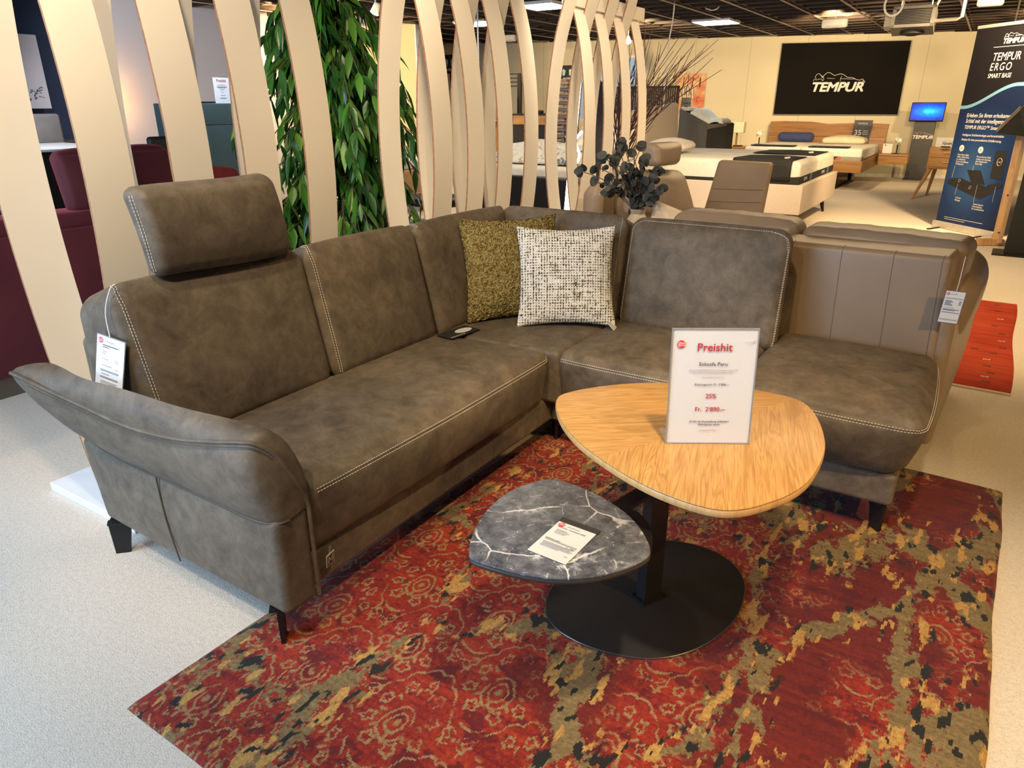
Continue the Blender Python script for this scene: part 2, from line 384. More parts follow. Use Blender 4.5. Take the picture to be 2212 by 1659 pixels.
# carpet
def carpet():
    m = Mat('loop_carpet', (.6, .55, .5), .95, 0, .1); v = m.co()
    f = E(m.noise(v, 230, 2, .7)); g = E(m.noise(v, 1.3, 3)); s = E(m.noise(v, 70, 3, .7))
    m.color(m.ramp(f*.5+s*.35+g*.15, [(.33, (.47, .415, .345)), (.5, (.645, .580, .495)), (.68, (.735, .675, .59))]))
    m.bump(f*.6+s*.4, .55, .006); return m.m
CARPET = carpet()
def boucle():
    m = Mat('olive_boucle', (.2, .15, .05), .95, 0, .1); v = m.co()
    d = E(m.voro(v, 150)); n = E(m.noise(v, 60, 4, .7))
    m.color(m.ramp(n*.7+d*.45, [(.32, (.060, .040, .010)), (.5, (.185, .135, .040)), (.68, (.40, .315, .125))]))
    m.bump(d*.8+n, .9, .008); return m.m
BOUCLE = boucle()
def tweed():
    m = Mat('tweed_weave', (.6, .6, .5), .9, 0, .1); v = m.co(); t = m.n.new('ShaderNodeSeparateXYZ'); m.l.new(v, t.inputs[0]); x, z = E(t.outputs[0]), E(t.outputs[2])
    wv = E(m.noise(v, 30, 2))*.004
    X, Z = x+wv, z+wv
    a = esin(X*560)*.5+.5; b = esin(Z*560)*.5+.5
    v1 = m.co((95, 95, 9)); v2 = m.co((9, 95, 95)); n1 = E(m.noise(v1, 1.0, 2, .6)); n2 = E(m.noise(v2, 1.0, 2, .6)); n3 = E(m.noise(v, 120, 2))
    wf = emax(sstep(n2*.62+a*.20+n3*.30, .50, .60), sstep(n1*.62+b*.20+n3*.30, .53, .63))
    dk = m.ramp(n3, [(.40, (.060, .058, .050)), (.5, (.20, .175, .075)), (.60, (.135, .13, .115))])
    m.color(m.mix(wf, dk, (.86, .82, .73))); m.bump(wf*.6+(a*b)*.4, .7, .004); return m.m
TWEED = tweed()
def oaktop(j0, j1, a1, a2):
    m = Mat('oak_veneer', (.5, .27, .09), .33, 0, .5); t = m.n.new('ShaderNodeTexCoord'); sp = m.n.new('ShaderNodeSeparateXYZ'); m.l.new(t.outputs['Object'], sp.inputs[0])
    x, y = E(sp.outputs[0]), E(sp.outputs[1])
    # two veneer sheets meet along a line through the top: grain turns at the joint
    dj = (j1-j0).normalized(); side = E.op('GREATER_THAN', (y-j0.y)*dj.x-(x-j0.x)*dj.y, 0.0)
    g1x, g1y = x*math.cos(a1)+y*math.sin(a1), y*math.cos(a1)-x*math.sin(a1)
    g2x, g2y = x*math.cos(a2)+y*math.sin(a2), y*math.cos(a2)-x*math.sin(a2)
    gx = g1x*side + g2x*(1-side); gy = g1y*side + g2y*(1-side)
    cb = m.n.new('ShaderNodeCombineXYZ'); m.l.new((gx*2.4).k, cb.inputs[0]); m.l.new((gy*34).k, cb.inputs[1]); m.l.new((side*7).k, cb.inputs[2])
    n1 = E(m.noise(cb.outputs[0], 1.0, 3, .5, 1.2)); cb2 = m.n.new('ShaderNodeCombineXYZ'); m.l.new((gx*9).k, cb2.inputs[0]); m.l.new((gy*260).k, cb2.inputs[1]); n2 = E(m.noise(cb2.outputs[0], 1.0, 3, .6))
    rg = esin(n1*38)*.5+.5
    m.color(m.ramp(rg*.20+n2*.56+n1*.24, [(.28, (.34, .165, .046)), (.5, (.49, .262, .082)), (.72, (.60, .350, .125))])); m.bump(n2, .06, .002); return m.m
OAKEDGE = wood('oak_edge', (.60, .36, .14), (.46, .25, .085), 2.0, 2)
def marble():
    m = Mat('grey_marble', (.15, .15, .16), .26, 0, .5); v = m.co()
    wp = m.n.new('ShaderNodeMix'); wp.data_type = 'VECTOR'; wp.inputs[0].default_value = .055
    nn = m.n.new('ShaderNodeTexNoise'); nn.inputs['Scale'].default_value = 9; nn.inputs['Detail'].default_value = 5; m.l.new(v, nn.inputs['Vector']); m.l.new(v, wp.inputs[4]); m.l.new(nn.outputs['Color'], wp.inputs[5])
    base = E(m.noise(v, 7, 6, .65, .5)); fine = E(m.noise(v, 34, 5, .7))
    ed = E(m.voro(wp.outputs[1], 4.3, 'DISTANCE_TO_EDGE')); ed3 = E(m.voro(wp.outputs[1], 9.5, 'DISTANCE_TO_EDGE')); br = E(m.noise(v, 5, 2)); ed2 = E(m.voro(wp.outputs[1], 17, 'DISTANCE_TO_EDGE'))
    vein = emax((1-sstep(ed, .0, .013))*sstep(br, .40, .50), (1-sstep(ed3, .0, .012))*sstep(fine, .50, .60)*.7)
    wide = (1-sstep(ed, .0, .10))*sstep(br, .50, .62)*sstep(fine, .50, .58)
    dark = (1-sstep(ed2, .0, .035))*sstep(fine, .52, .62)
    c = m.ramp(base*.5+fine*.5, [(.36, (.030, .032, .038)), (.5, (.105, .110, .126)), (.63, (.215, .22, .245))])
    c = m.mix(dark*.75, c, (.02, .02, .022)); c = m.mix(emin(vein*.9+wide*.75, 1.0), c, (.66, .65, .64)); m.color(c); m.bump(fine, .04, .002); return m.m
MARBLE = marble()
def rugmat():
    m = Mat('knotted_rug', (.4, .03, .02), .8, 0, .2); t = m.n.new('ShaderNodeTexCoord'); sp0 = m.n.new('ShaderNodeSeparateXYZ'); m.l.new(t.outputs['Object'], sp0.inputs[0])
    q = .0042
    kx, ky = efloor(E(sp0.outputs[0])/q)*q, efloor(E(sp0.outputs[1])/q)*q
    cb = m.n.new('ShaderNodeCombineXYZ'); m.l.new(kx.k, cb.inputs[0]); m.l.new(ky.k, cb.inputs[1]); kv = cb.outputs[0]
    wx, wy = (E(m.noise(kv, 22, 2))-.5)*.020, None
    cbs = m.n.new('ShaderNodeVectorMath'); cbs.operation = 'ADD'; cbs.inputs[1].default_value = (5, 3, 2); m.l.new(kv, cbs.inputs[0]); wy = (E(m.noise(cbs.outputs[0], 22, 2))-.5)*.020
    PU, PV = .285, .41
    u, v = kx+wx-.135, ky+wy-.154
    au, av = emod(u+PU/2, PU)-PU/2, emod(v+PV/2, PV)-PV/2
    bu, bv = emod(u, PU)-PU/2, emod(v, PV)-PV/2
    sel = E.op('LESS_THAN', eabs(au)/PU+eabs(av)/PV, .5)
    p, qv = au*sel+bu*(1-sel), av*sel+bv*(1-sel)
    qq = qv+.012
    pp = p*emax(1.28+qq*2.6, .9)
    d = esqrt(pp*pp+qq*qq*.86); th = eatan2(pp, qq)
    R0 = eabs(esin(th*6.5))*.013+.134
    line = less(eabs(d-R0), .0036)
    d2 = esqrt(pp*pp*1.15+(qq+.028)*(qq+.028)*.8)
    line = emax(line, emax(less(eabs(d2-.046), .0036), emax(less(eabs(d2-.027), .0032), less(d2, .011))))
    k = 2*math.pi/9
    ts = emod(th+k/2, k)-k/2; fx, fy = ts*d, d-.094
    fd = esqrt(fx*fx+fy*fy); fph = eatan2(fx, fy)
    line = emax(line, less(eabs(fd-(ecos(fph*5)*.003+.0145)), .0040))
    ts2 = emod(th, k)-k/2; gx, gy = ts2*d, d-.070
    line = emax(line, less(esqrt(gx*gx*3+gy*gy*.55), .0095))
    cu = eabs(p)-PU/2; d3 = esqrt(cu*cu+qv*qv); ph3 = eatan2(cu, qv)
    line = emax(line, less(eabs(d3-(ecos(ph3*6)*.011+.027)), .0046)); line = emax(line, less(d3, .008))
    big = E(m.noise(kv, 2.6, 3, .6)); mid = E(m.noise(kv, 9, 4, .65)); fine = E(m.noise(kv, 95, 2, .7))
    # abrash: dark plain fields towards the right half
    xr = sstep(kx, .55, 1.25)
    plainz = sstep(big+xr*.18, .58, .70)
    line = line*sstep(mid, .38, .46)*(1-plainz)
    vs = m.n.new('ShaderNodeMapping'); vs.inputs['Scale'].default_value = (3.5, 46, 1); m.l.new(kv, vs.inputs[0]); streak = E(m.noise(vs.outputs[0], 1.0, 3, .6))
    red = m.ramp(streak*.32+mid*.28+fine*.40, [(.36, (.070, .004, .005)), (.45, (.165, .009, .005)), (.55, (.265, .022, .006)), (.68, (.37, .060, .010))])
    red = m.mix(plainz*.85, red, m.ramp(streak*.6+fine*.4, [(.35, (.055, .005, .004)), (.65, (.135, .011, .006))]))
    # worn olive rivers running through the field
    ws = m.n.new('ShaderNodeMapping'); ws.inputs['Scale'].default_value = (2.5, 1.25, 1); ws.inputs['Rotation'].default_value = (0, 0, .25); m.l.new(kv, ws.inputs[0])
    wn_ = m.n.new('ShaderNodeTexNoise'); wn_.inputs['Scale'].default_value = 7.5; wn_.inputs['Detail'].default_value = 5; wn_.inputs['Roughness'].default_value = .7; m.l.new(ws.outputs[0], wn_.inputs['Vector'])
    mx = m.n.new('ShaderNodeMix'); mx.data_type = 'VECTOR'; mx.inputs[0].default_value = .24; m.l.new(ws.outputs[0], mx.inputs[4]); m.l.new(wn_.outputs['Color'], mx.inputs[5])
    ed = E(m.voro(mx.outputs[1], 1.55, 'DISTANCE_TO_EDGE'))
    edge = sstep(kx, 1.40, 1.66)*.16 + sstep(ky, 2.10, 2.34)*.12
    river = sstep(mid*.30-.075-ed*1.5+edge+(big-.5)*.42, .030, .050)
    khaki = m.ramp(fine*.6+streak*.4, [(.35, (.105, .070, .025)), (.55, (.185, .132, .055)), (.7, (.26, .195, .092))])
    es = m.n.new('ShaderNodeMapping'); es.inputs['Scale'].default_value = (26, 9, 1); es.inputs['Rotation'].default_value = (0, 0, .3); m.l.new(kv, es.inputs[0]); blot = E(m.noise(es.outputs[0], 1.0, 2, .5))
    es2 = m.n.new('ShaderNodeMapping'); es2.inputs['Location'].default_value = (7, 3, 4); es2.inputs['Scale'].default_value = (30, 13, 1); m.l.new(kv, es2.inputs[0]); blot2 = E(m.noise(es2.outputs[0], 1.0, 2, .5))
    mar = E(m.noise(kv, 13, 3, .6)); red = m.mix(sstep(mar, .57, .60)*.8, red, (.075, .005, .007))
    c = m.mix(line, red, m.ramp(fine, [(.35, (.19, .105, .040)), (.65, (.30, .19, .088))]))
    c = m.mix(river, c, khaki)
    near = sstep(mid*.3-.02-ed*1.1+edge+(big-.5)*.35, .01, .06)
    c = m.mix(near*sstep(blot, .575, .59), c, m.ramp(fine, [(.35, (.30, .155, .035)), (.65, (.46, .28, .080))]))
    c = m.mix(near*sstep(blot2, .60, .615), c, (.012, .011, .008))
    m.color(c); m.bump(fine*.7+streak*.5, .5, .006); m.b.inputs['Sheen Weight'].default_value = .15; return m.m
RUG = rugmat()
def gabbeh():
    m = Mat('red_gabbeh', (.5, .06, .02), .9, 0, .1); v = m.co((2, 60, 1)); s = E(m.noise(v, 1.0, 3, .6)); v2 = m.co(); b = E(m.noise(v2, 2.2, 2))
    m.color(m.ramp(s*.5+b*.5, [(.35, (.24, .024, .013)), (.5, (.36, .046, .021)), (.65, (.44, .082, .036))])); m.bump(s, .4, .005); return m.m
GABBEH = gabbeh()
def leafmat():
    m = Mat('ficus_leaf', (.04, .13, .02), .32, 0, .5); g = m.n.new('ShaderNodeNewGeometry'); rnd = E(g.outputs['Random Per Island'])
    m.color(m.ramp(rnd, [(.0, (.012, .055, .012)), (.45, (.030, .120, .014)), (.75, (.065, .190, .018)), (1.0, (.125, .245, .030))])); return m.m
LEAF = leafmat()
def wallmat(name, col, seam=None):
    m = Mat(name, col, .8, 0, .2); v = m.co(); n = E(m.noise(v, 1.5, 3)); c = m.ramp(n, [(.3, tuple(x*.97 for x in col)), (.7, tuple(min(1, x*1.02) for x in col))])
    if seam:
        sp = m.n.new('ShaderNodeSeparateXYZ'); m.l.new(v, sp.inputs[0]); x = emod(E(sp.outputs[0])-seam[0], seam[1]); c = m.mix(less(eabs(x-.01), .005)*.5, c, tuple(x_*.4 for x_ in col))
    m.color(c); m.bump(E(m.noise(v, 160, 2)), .06, .002); return m.m
# ------------------------------------------------------------------ the room
BR = R(1.8)                                   # the building grid and most furniture stand turned by this much
bx_, by_ = V((math.cos(BR), math.sin(BR), 0)), V((-math.sin(BR), math.cos(BR), 0))
ZC = 2.546
WA = R(18); wd = V((math.cos(WA), math.sin(WA), 0)); wnm = V((-wd.y, wd.x, 0)); W0 = V((-6.7, 14.46, 0))
def wp(x, y): return onp(x, y, W0, wnm)
struct(MB().b2((-13, -4.2, -.1), (6.2, 20, 0)).build('floor', CARPET))
struct(MB().b2((-13, -4.2, 2.92), (6.2, 20, 3.0)).build('ceiling', plain('ceiling_void', (.020, .013, .010), .9)))
CREAM = wallmat('cream_wall', (.70, .645, .47), (1.04, 1.04)); LILAC = wallmat('grey_lilac_wall', (.50, .475, .475)); NAVYW = wallmat('navy_wall', (.014, .024, .052))
OFFW = wallmat('offwhite_wall', (.66, .62, .56))
# back wall with a window opening
wx0, wx1, wz0, wz1 = -1.34, -.04, 1.0, 2.27
m = MB(); m.b2((-6.2, 0, 0), (wx0, .12, 2.6)); m.b2((wx1, 0, 0), (8.6, .12, 2.6)); m.b2((wx0, 0, 0), (wx1, .12, wz0)); m.b2((wx0, 0, wz1), (wx1, .12, 2.6))
struct(m.build('wall_back', CREAM, loc=W0, rotz=WA))
wf = MB()
for a, b in (((wx0, .02, wz0), (wx0+.05, .08, wz1)), ((wx1-.05, .02, wz0), (wx1, .08, wz1)), ((wx0, .02, wz0), (wx1, .08, wz0+.05)), ((wx0, .02, wz1-.05), (wx1, .08, wz1)), ((-.62, .02, wz0), (-.57, .08, wz1))): wf.b2(a, b)
win = struct(wf.build('window_1', WHITE, loc=W0, rotz=WA)); MB().b2((wx0+.02, .045, wz0+.02), (wx1-.02, .05, wz1-.02)).build('pane', PANE, win)
m = MB().b2((-6.2, -.012, 0), (8.6, 0, .06)); struct(m.build('baseboard_back', WHITE, loc=W0, rotz=WA))
# left wall: navy bay, then grey
LW = V((-9.3, 0, 0))
struct(MB().b2((-.12, -4.2, 0), (0, 4.72, 2.6)).build('wall_left', NAVYW, loc=LW, rotz=BR))
struct(MB().b2((-.12, 4.72, 0), (0, 9.45, 2.6)).build('wall_left', LILAC, loc=LW, rotz=BR))
# partition wall that closes the left bay
pe = V((-8.48, 9.57, 0)); pdir = R(19)
struct(MB().b2((-1.6, 0, 0), (0, .14, 2.6)).build('wall_middle', wallmat('warm_wall', (.70, .575, .36)), loc=pe, rotz=pdir))
struct(MB().b2((0, -.005, 0), (.02, .145, 2.6)).build('trim_1', WHITE, loc=pe, rotz=pdir))
# walls behind the camera and to the right, with the shop window
struct(MB().b2((6.0, -4.2, 0), (6.2, 20, 2.95)).build('wall_right', OFFW))
m = MB(); m.b2((-13, -4.2, 0), (-6, -4, 2.95)); m.b2((-1.2, -4.2, 0), (6.2, -4, 2.95)); m.b2((-6, -4.2, 0), (-1.2, -4, .3)); m.b2((-6, -4.2, 2.6), (-1.2, -4, 2.95)); struct(m.build('wall_front', OFFW))
m = MB()
for x in (-6, -4.42, -2.82, -1.25): m.b2((x, -4.14, .3), (x+.05, -4.06, 2.6))
m.b2((-6, -4.14, .3), (-1.2, -4.06, .35)); m.b2((-6, -4.14, 2.55), (-1.2, -4.06, 2.6))
w2 = struct(m.build('window_2', ALU)); MB().b2((-5.98, -4.105, .32), (-1.22, -4.1, 2.58)).build('pane', PANE, w2)
struct(MB().b2((-13, -4.2, 0), (-12.8, 14, 2.95)).build('wall_left', OFFW))
# open-cell ceiling: brown blades across, light T bars along
BLADE = plain('brown_blade', (.055, .033, .022), .6, var=.2, scale=4); TBAR = plain('t_bar', (.40, .33, .27), .4, .2)
m = MB()
for i in range(46): m.b2((-12, -1+.42*i, 0), (7, -1+.42*i+.018, .11))
for i in range(31): m.b2((-11.9+.628*i+.0, -1, .02), (-11.9+.628*i+.03, 18.4, .11))
struct(m.build('trim_2', BLADE, loc=(0, 0, ZC), rotz=BR))
# T bars: their x follows the lines seen in the photo
tx = (fl(1689, 0, ZC) - V((0, 0, ZC))).dot(bx_)
m = MB()
for i in range(-14, 14): m.b2((tx+.628*i-.012, -1, -.006), (tx+.628*i+.012, 18.4, .004))
struct(m.build('trim_3', TBAR, loc=(0, 0, ZC), rotz=BR))
# ------------------------------------------------------------------ ceiling fixtures
def led_panel(c, lx, ly, label, rows=2):
    t = thing('ceiling_light', label, 'ceiling light', c, BR, 'luminous ceiling panels')
    MB().b2((-lx/2, -ly/2, -.005), (lx/2, ly/2, .03)).build('housing', WHITE, t)
    for k in range(rows):
        y0 = -ly/2+.02+k*(ly-.02)/rows; MB().b2((-lx/2+.02, y0, -.012), (lx/2-.02, y0+(ly-.02)/rows-.02, -.004)).build('diffuser', LEDP, t)
a = (fl(1135, 15, 2.5)+fl(1215, 12, 2.5))/2
led_panel((a.x, a.y, 2.5), .55, .55, 'square luminous ceiling panel above the gap in the white slats, brightest in view', 1)
a = (fl(1495, 47, 2.53)+fl(1598, 50, 2.53))/2
led_panel((a.x, a.y, 2.53), .6, .6, 'two-tube ceiling panel between the black wall board and the tall twigs')
a = fl(1035, 51, 2.53); led_panel((a.x, a.y, 2.53), .6, .6, 'farthest ceiling panel, half hidden by the middle white slats')
a = fl(715, -6, 2.53); led_panel((a.x, a.y, 2.53), .6, .6, 'ceiling panel above the leafy green tree, cut by the top of the photo')
def emergency(px, py, z, label, wdt=.24, rz=BR):
    p = fl(px, py, z); t = thing('emergency_light', label, 'emergency light', p, rz, 'white emergency lights under the ceiling')
    softbox((-wdt/2, -.05, -.05), (wdt/2, .05, .07), .03, m=2, k=3)[0].build('housing', WHITE, t)
    MB().tube([(0, 0, .06), (0, 0, 2.925-z)], .006).build('suspension_rod', STEEL, t); MB().b2((-wdt*.3, -.056, -.035), (wdt*.3, -.05, -.02)).build('diffuser', PAPER, t)
emergency(785, 47, 2.40, 'white emergency light box hanging beside the top of the green tree', .30)
emergency(1803, 52, 2.38, 'white emergency light box hanging above the big black wall board', .34)
emergency(1097, 84, 2.48, 'distant white emergency light box behind the middle white slats', .36)
emergency(2140, 3, 2.40, 'white emergency light box at the top right, above the blue banner', .26)
def spotlight(px, py, z, label, dirv):
    p = fl(px, py, z); t = thing('spotlight', label, 'spotlight', p, 0, 'ceiling spotlights'); q = V(dirv).to_track_quat('-Z', 'Y').to_matrix()
    MB().lathe([(.030, .07), (.040, .06), (.055, -.05), (.05, -.052)]).xf(q.to_4x4()).build('housing', WHITE, t)
    MB().lathe([(.001, -.051), (.048, -.0515), (.047, -.053), (.001, -.054)]).xf(q.to_4x4()).build('lens', LAMPG, t)
    MB().tube([(0, 0, .03), (0, 0, 2.925-z)], .008).build('mounting_arm', WHITE, t)
spotlight(812, 20, 2.40, 'white ceiling spotlight to the right of the green tree top', (-.1, -.2, -.5))
spotlight(1357, 86, 2.36, 'lit ceiling spotlight seen between the far white slats, above the window', (.35, -.5, -.5))
def hang(name, pts, r, mat, label, cat, group=None): return tag(MB().tube(smoothpath(pts, 6), r).build(name, mat), label, cat, group)
p0 = fl(1457, 10, ZC); hang('cable', [p0+V((0, 0, .378)), p0+V((0, 0, .05)), p0+V((-.01, 0, -.2)), p0+V((-.05, .0, -.6)), p0+V((-.05, 0, -1.6))], .009, CABLE, 'white cable hanging from the ceiling in front of the twigs', 'cable')
p0 = fl(1031, 8, ZC); hang('cable', [p0+V((0, 0, .378)), p0+V((0, 0, .05)), p0+V((.0, 0, -.5)), p0+V((.01, 0, -1.0))], .011, CABLE, 'white cable hanging down behind the middle white slats', 'cable')
for (px, py, lb) in ((1540, 14, 'small loose white cable loop on the ceiling left of the wall board'), (1830, 26, 'loose white cable loop on the ceiling above the wall board')):
    p0 = fl(px, py, ZC+.02); hang('cable', [p0+bx_*-.13+V((0, 0, .36)), p0+bx_*-.11+V((0, 0, .02)), p0+bx_*-.05+V((0, 0, -.03)), p0+V((0, 0, -.045)), p0+bx_*.06+V((0, 0, -.03)), p0+bx_*.11+V((0, 0, .02))], .007, CABLE, lb, 'cable')
# ceiling heater
hp = pl(1973, 36, 1, 9.3); t = thing('ceiling_heater', 'grey metal unit heater with louvred front hanging under the brown ceiling', 'heater', hp, BR)
sc_ = (pl(2020, 36, 1, 9.3)-pl(1928, 36, 1, 9.3)).length
hw, hh = sc_*.5, sc_*.26
tl = M.Rotation(R(-12), 4, 'X')
m = MB().b2((-hw, 0, -hh), (hw, .28, hh)); m.xf(tl).build('casing', plain('heater_casing', (.17, .165, .155), .5, .4), t)
fm = MB()
for a, b in (((-hw, -.02, hh-.03), (hw, 0, hh)), ((-hw, -.02, -hh), (hw, 0, -hh+.03)), ((-hw, -.02, -hh), (-hw+.035, 0, hh)), ((hw-.035, -.02, -hh), (hw, 0, hh))): fm.b2(a, b)
fm.xf(tl).build('front_frame', STEEL, t)
MB().b2((-hw+.03, -.004, -hh+.03), (hw-.03, .0, hh-.03)).xf(tl).build('grille', BLKM, t)
for k in range(9):
    z = -hh+.045+k*(2*hh-.09)/8; MB().box((0, -.012, z), (2*hw-.07, .02, .005), M.Rotation(R(25), 3, 'X')).xf(tl).build('louvre', plain('louvre_metal', (.20, .195, .18), .5, .4), t)
MB().b2((-hw-.07, .02, -hh*.75), (-hw, .16, hh*.3)).xf(tl).build('junction_box', plain('box_grey', (.42, .38, .32), .5), t)
MB().lathe([(.02, -.0), (hw*.55, -.01), (hw*.6, -.05), (hw*.2, -.07)], (0, .14, -hh)).build('fan', BLKM, t)
MB().tube([(hw, .1, -hh*.4), (hw+.2, .1, -hh*.35), (hw+.24, .1, -.02), (hw+.24, .1, .5)], .02).build('pipe', STEEL, t)
MB().tube([(hw*.9, .16, hh), (hw*1.1, .18, hh+.12), (hw*1.1, .18, .5)], .016).build('pipe', BRASS, t)
MB().tube([V((-hw+.0, -.03, hh+.02))+V((.09*math.cos(a*.35), 0, .11*math.sin(a*.35))) for a in range(18)], .012, closed=True).build('cable_coil', CABLE, t)
for sx in (-1, 1): MB().tube([(sx*hw*.7, .15, hh), (sx*hw*.7, .15, .45)], .008).build('suspension_rod', STEEL, t)
# ------------------------------------------------------------------ the corner sofa (local frame: x along the right wing, y along the left wing)
SR = R(1.6); SO = V((-1.32, .865, 0))
sofa = thing('corner_sofa', 'taupe brown leather corner sofa with contrast stitching, headrest and open ottoman end', 'sofa', SO, SR)
def spart(mb, name, parent=sofa, mat=LEA): return mb.build(name, mat, parent)
def face_path(sf, pts, n=14, lift=.0012):
    out = []
    for i in range(len(pts)-1):
        a, b = V(pts[i]), V(pts[i+1])
        out += [sf.ev(a.lerp(b, k/n), lift) for k in range(n)]
    return out+[sf.ev(V(pts[-1]), lift)]
def dbl(parent, sf, pts, axis, gap=.0095, name='stitching', groove=True):
    """two parallel rows of thread with a seam between"""
    mb = MB(); o = [0, 0, 0]; o[axis] = gap/2
    for s in (-1, 1): stitches(mb, face_path(sf, [V(p)+V(o)*s for p in pts]))
    mb.build(name, THREAD, parent, smooth=0)
    if groove: MB().tube(face_path(sf, pts, lift=-.0006), .0018, 5).build('seam', SEAM, parent)
# plinth
m = MB(); m.rb((-.82, .10, .12), (0, 1.45, .235), .018); spart(m, 'base')
m = MB(); m.rb((-.80, 1.405, .12), (1.262, 2.10, .235), .018); spart(m, 'base')
# left bench seat, a shallow crease part way
def crease(P):
    if P.z > .3:
        k = math.exp(-((P.y-.70-.05*math.sin((P.x+.5)*5))/.020)**2)*max(0, min(1, (-.06-P.x)/.12))
        P = P + V((0, 0, -.010*k + .012*math.exp(-((P.y-.42)/.22)**2)*math.exp(-((P.x+.22)/.2)**2) + .012*math.exp(-((P.y-.98)/.22)**2)*math.exp(-((P.x+.22)/.2)**2)))
    return P
cs = hexa((-.52, .10, .225), (.035, 1.285, .452)); cs[1][0][0] = (.012, .10, .225); cs[1][1][0] = (.012, 1.325, .225); cs[1][1][1] = (.035, 1.338, .452)
m, sf = softbox(None, None, .045, {(0, 1): .028, (2, 1): .012}, crease, 6, (14, 44, 8), corners=cs); b1 = spart(m, 'seat_cushion')
L = sf.L; hx, hy, hz = L[0]/2, L[1]/2, L[2]/2
dbl(b1, sf, [(hx, -hy+.04, hz-.030), (hx, hy-.045, hz-.030), (hx-.05, hy, hz-.03)], 2)
# corner seat
cs = hexa((-.52, 1.275, .225), (.07, 1.90, .452)); cs[1][0][0] = (.07, 1.345, .225); cs[1][0][1] = (.07, 1.32, .452)
m, sf = softbox(None, None, .022, {(2, 1): .014}, None, 5, (14, 12, 6), corners=cs); spart(m, 'seat_cushion')
# right seat
def frontbow(P): return P
cs = hexa((.05, 1.335, .225), (.715, 1.90, .452)); cs[0][0][0] = (.04, 1.365, .225); cs[1][0][0] = (.715, 1.375, .225); cs[0][0][1] = (.05, 1.325, .452)
m, sf = softbox(None, None, .042, {(1, -1): .022, (2, 1): .016}, None, 6, (14, 12, 6), corners=cs); b2 = spart(m, 'seat_cushion')
hx, hy, hz = [l/2 for l in sf.L]
dbl(b2, sf, [(-hx+.03, -hy, hz-.030), (hx-.004, -hy, hz-.030)], 2)
# ottoman end
cs = hexa((.712, 1.335, .225), (1.315, 2.075, .462)); cs[0][0][0] = (.712, 1.385, .225); cs[1][0][0] = (1.262, 1.40, .225); cs[1][1][0] = (1.262, 2.06, .225); cs[1][0][1] = (1.315, 1.335, .452); cs[1][1][1] = (1.30, 2.075, .456)
m, sf = softbox(None, None, .05, {(1, -1): .030, (2, 1): .020, (0, 1): .03}, None, 6, (14, 14, 8), corners=cs); b3 = spart(m, 'ottoman_cushion')
hx, hy, hz = [l/2 for l in sf.L]
dbl(b3, sf, [(-hx+.004, -hy, hz-.032), (hx-.05, -hy, hz-.032), (hx-.008, -hy+.008, hz-.032), (hx, -hy+.05, hz-.032), (hx, hy-.05, hz-.032)], 2)
# hidden frame below the backs and rear shell
m = MB(); m.rb((-.83, .05, .12), (-.73, 2.15, .715), .03); spart(m, 'back_shell')
m = MB(); m.rb((-.80, 2.03, .12), (.74, 2.14, .70), .03); spart(m, 'back_shell')
# back cushions: corners lean back
XB, XT, XR = -.45, -.575, -.80          # seat line, top front, rear
def lback(y0, y1, y0t=None, y1t=None, rear0=None, rear1=None):
    y0t = y0 if y0t is None else y0t; y1t = y1 if y1t is None else y1t; r0 = y0t if rear0 is None else rear0; r1 = y1t if rear1 is None else rear1
    return [[[(XR, r0, .42), (XR+.02, r0, .825)], [(XR, r1, .42), (XR+.02, r1, .825)]], [[(XB, y0, .42), (XT, y0t, .898)], [(XB, y1, .42), (XT, y1t, .898)]]]
bulge = {(0, 1): .030, (2, 1): .010}
parts = []
for (cs, nm) in ((lback(.045, .69, .035, .70), 0), (lback(.69, 1.275, .70, 1.28), 1), (lback(1.275, 1.82, 1.28, 1.945, None, 2.10), 2)):
    m, sf = softbox(None, None, .055 if nm < 2 else .05, bulge, None, 6, (8, 16, 14), corners=cs)
    o = spart(m, 'back_cushion'); parts.append((o, sf))
for i in (0, 1, 2):
    o, sf = parts[i]; hx, hy, hz = [l/2 for l in sf.L]
    ys = -hy+.022 if i else -hy+.020
    if i < 2: dbl(o, sf, [(hx, ys, -hz+.03), (hx, ys, hz-.05), (hx-.03, ys+.004, hz), (hx-.12, ys+.03, hz)], 1)
    else: dbl(o, sf, [(hx-.015, -hy+.012, hz), (hx-.05, -hy+.02, hz), (hx-.13, -hy+.05, hz)], 1)
YB, YT, YR = 1.815, 1.925, 2.14
def rback(x0, x1, x0t, x1t, r0=None, r1=None, top=.898):
    r0 = x0t if r0 is None else r0; r1 = x1t if r1 is None else r1
    return [[[(x0, YB, .42), (x0t, YT, top)], [(r0, YR, .42), (r0, YR-.02, top-.07)]], [[(x1, YB, .42), (x1t, YT, top)], [(r1, YR, .42), (r1, YR-.02, top-.07)]]]
m, sf = softbox(None, None, .05, {(1, -1): .028, (2, 1): .008}, None, 6, (16, 8, 14), corners=rback(-.45, .062, -.575, .058, -.77, .058)); o4 = spart(m, 'back_cushion')
hx, hy, hz = [l/2 for l in sf.L]
mb = stitches(MB(), face_path(sf, [(hx-.014, -hy, -hz+.04), (hx-.014, -hy, hz-.05), (hx-.02, -hy+.03, hz)])); mb.build('stitching', THREAD, o4, smooth=0)
mb = stitches(MB(), face_path(sf, [(-hx+.05, -hy+.02, hz), (hx-.03, -hy+.02, hz)]), .012); mb.build('stitching', SEAM, o4, smooth=0)
m, sf = softbox(None, None, .060, {(1, -1): .040, (2, 1): .008}, None, 7, (16, 8, 14), corners=rback(.068, .765, .066, .755, .09, .655)); o5 = spart(m, 'back_cushion')
hx, hy, hz = [l/2 for l in sf.L]
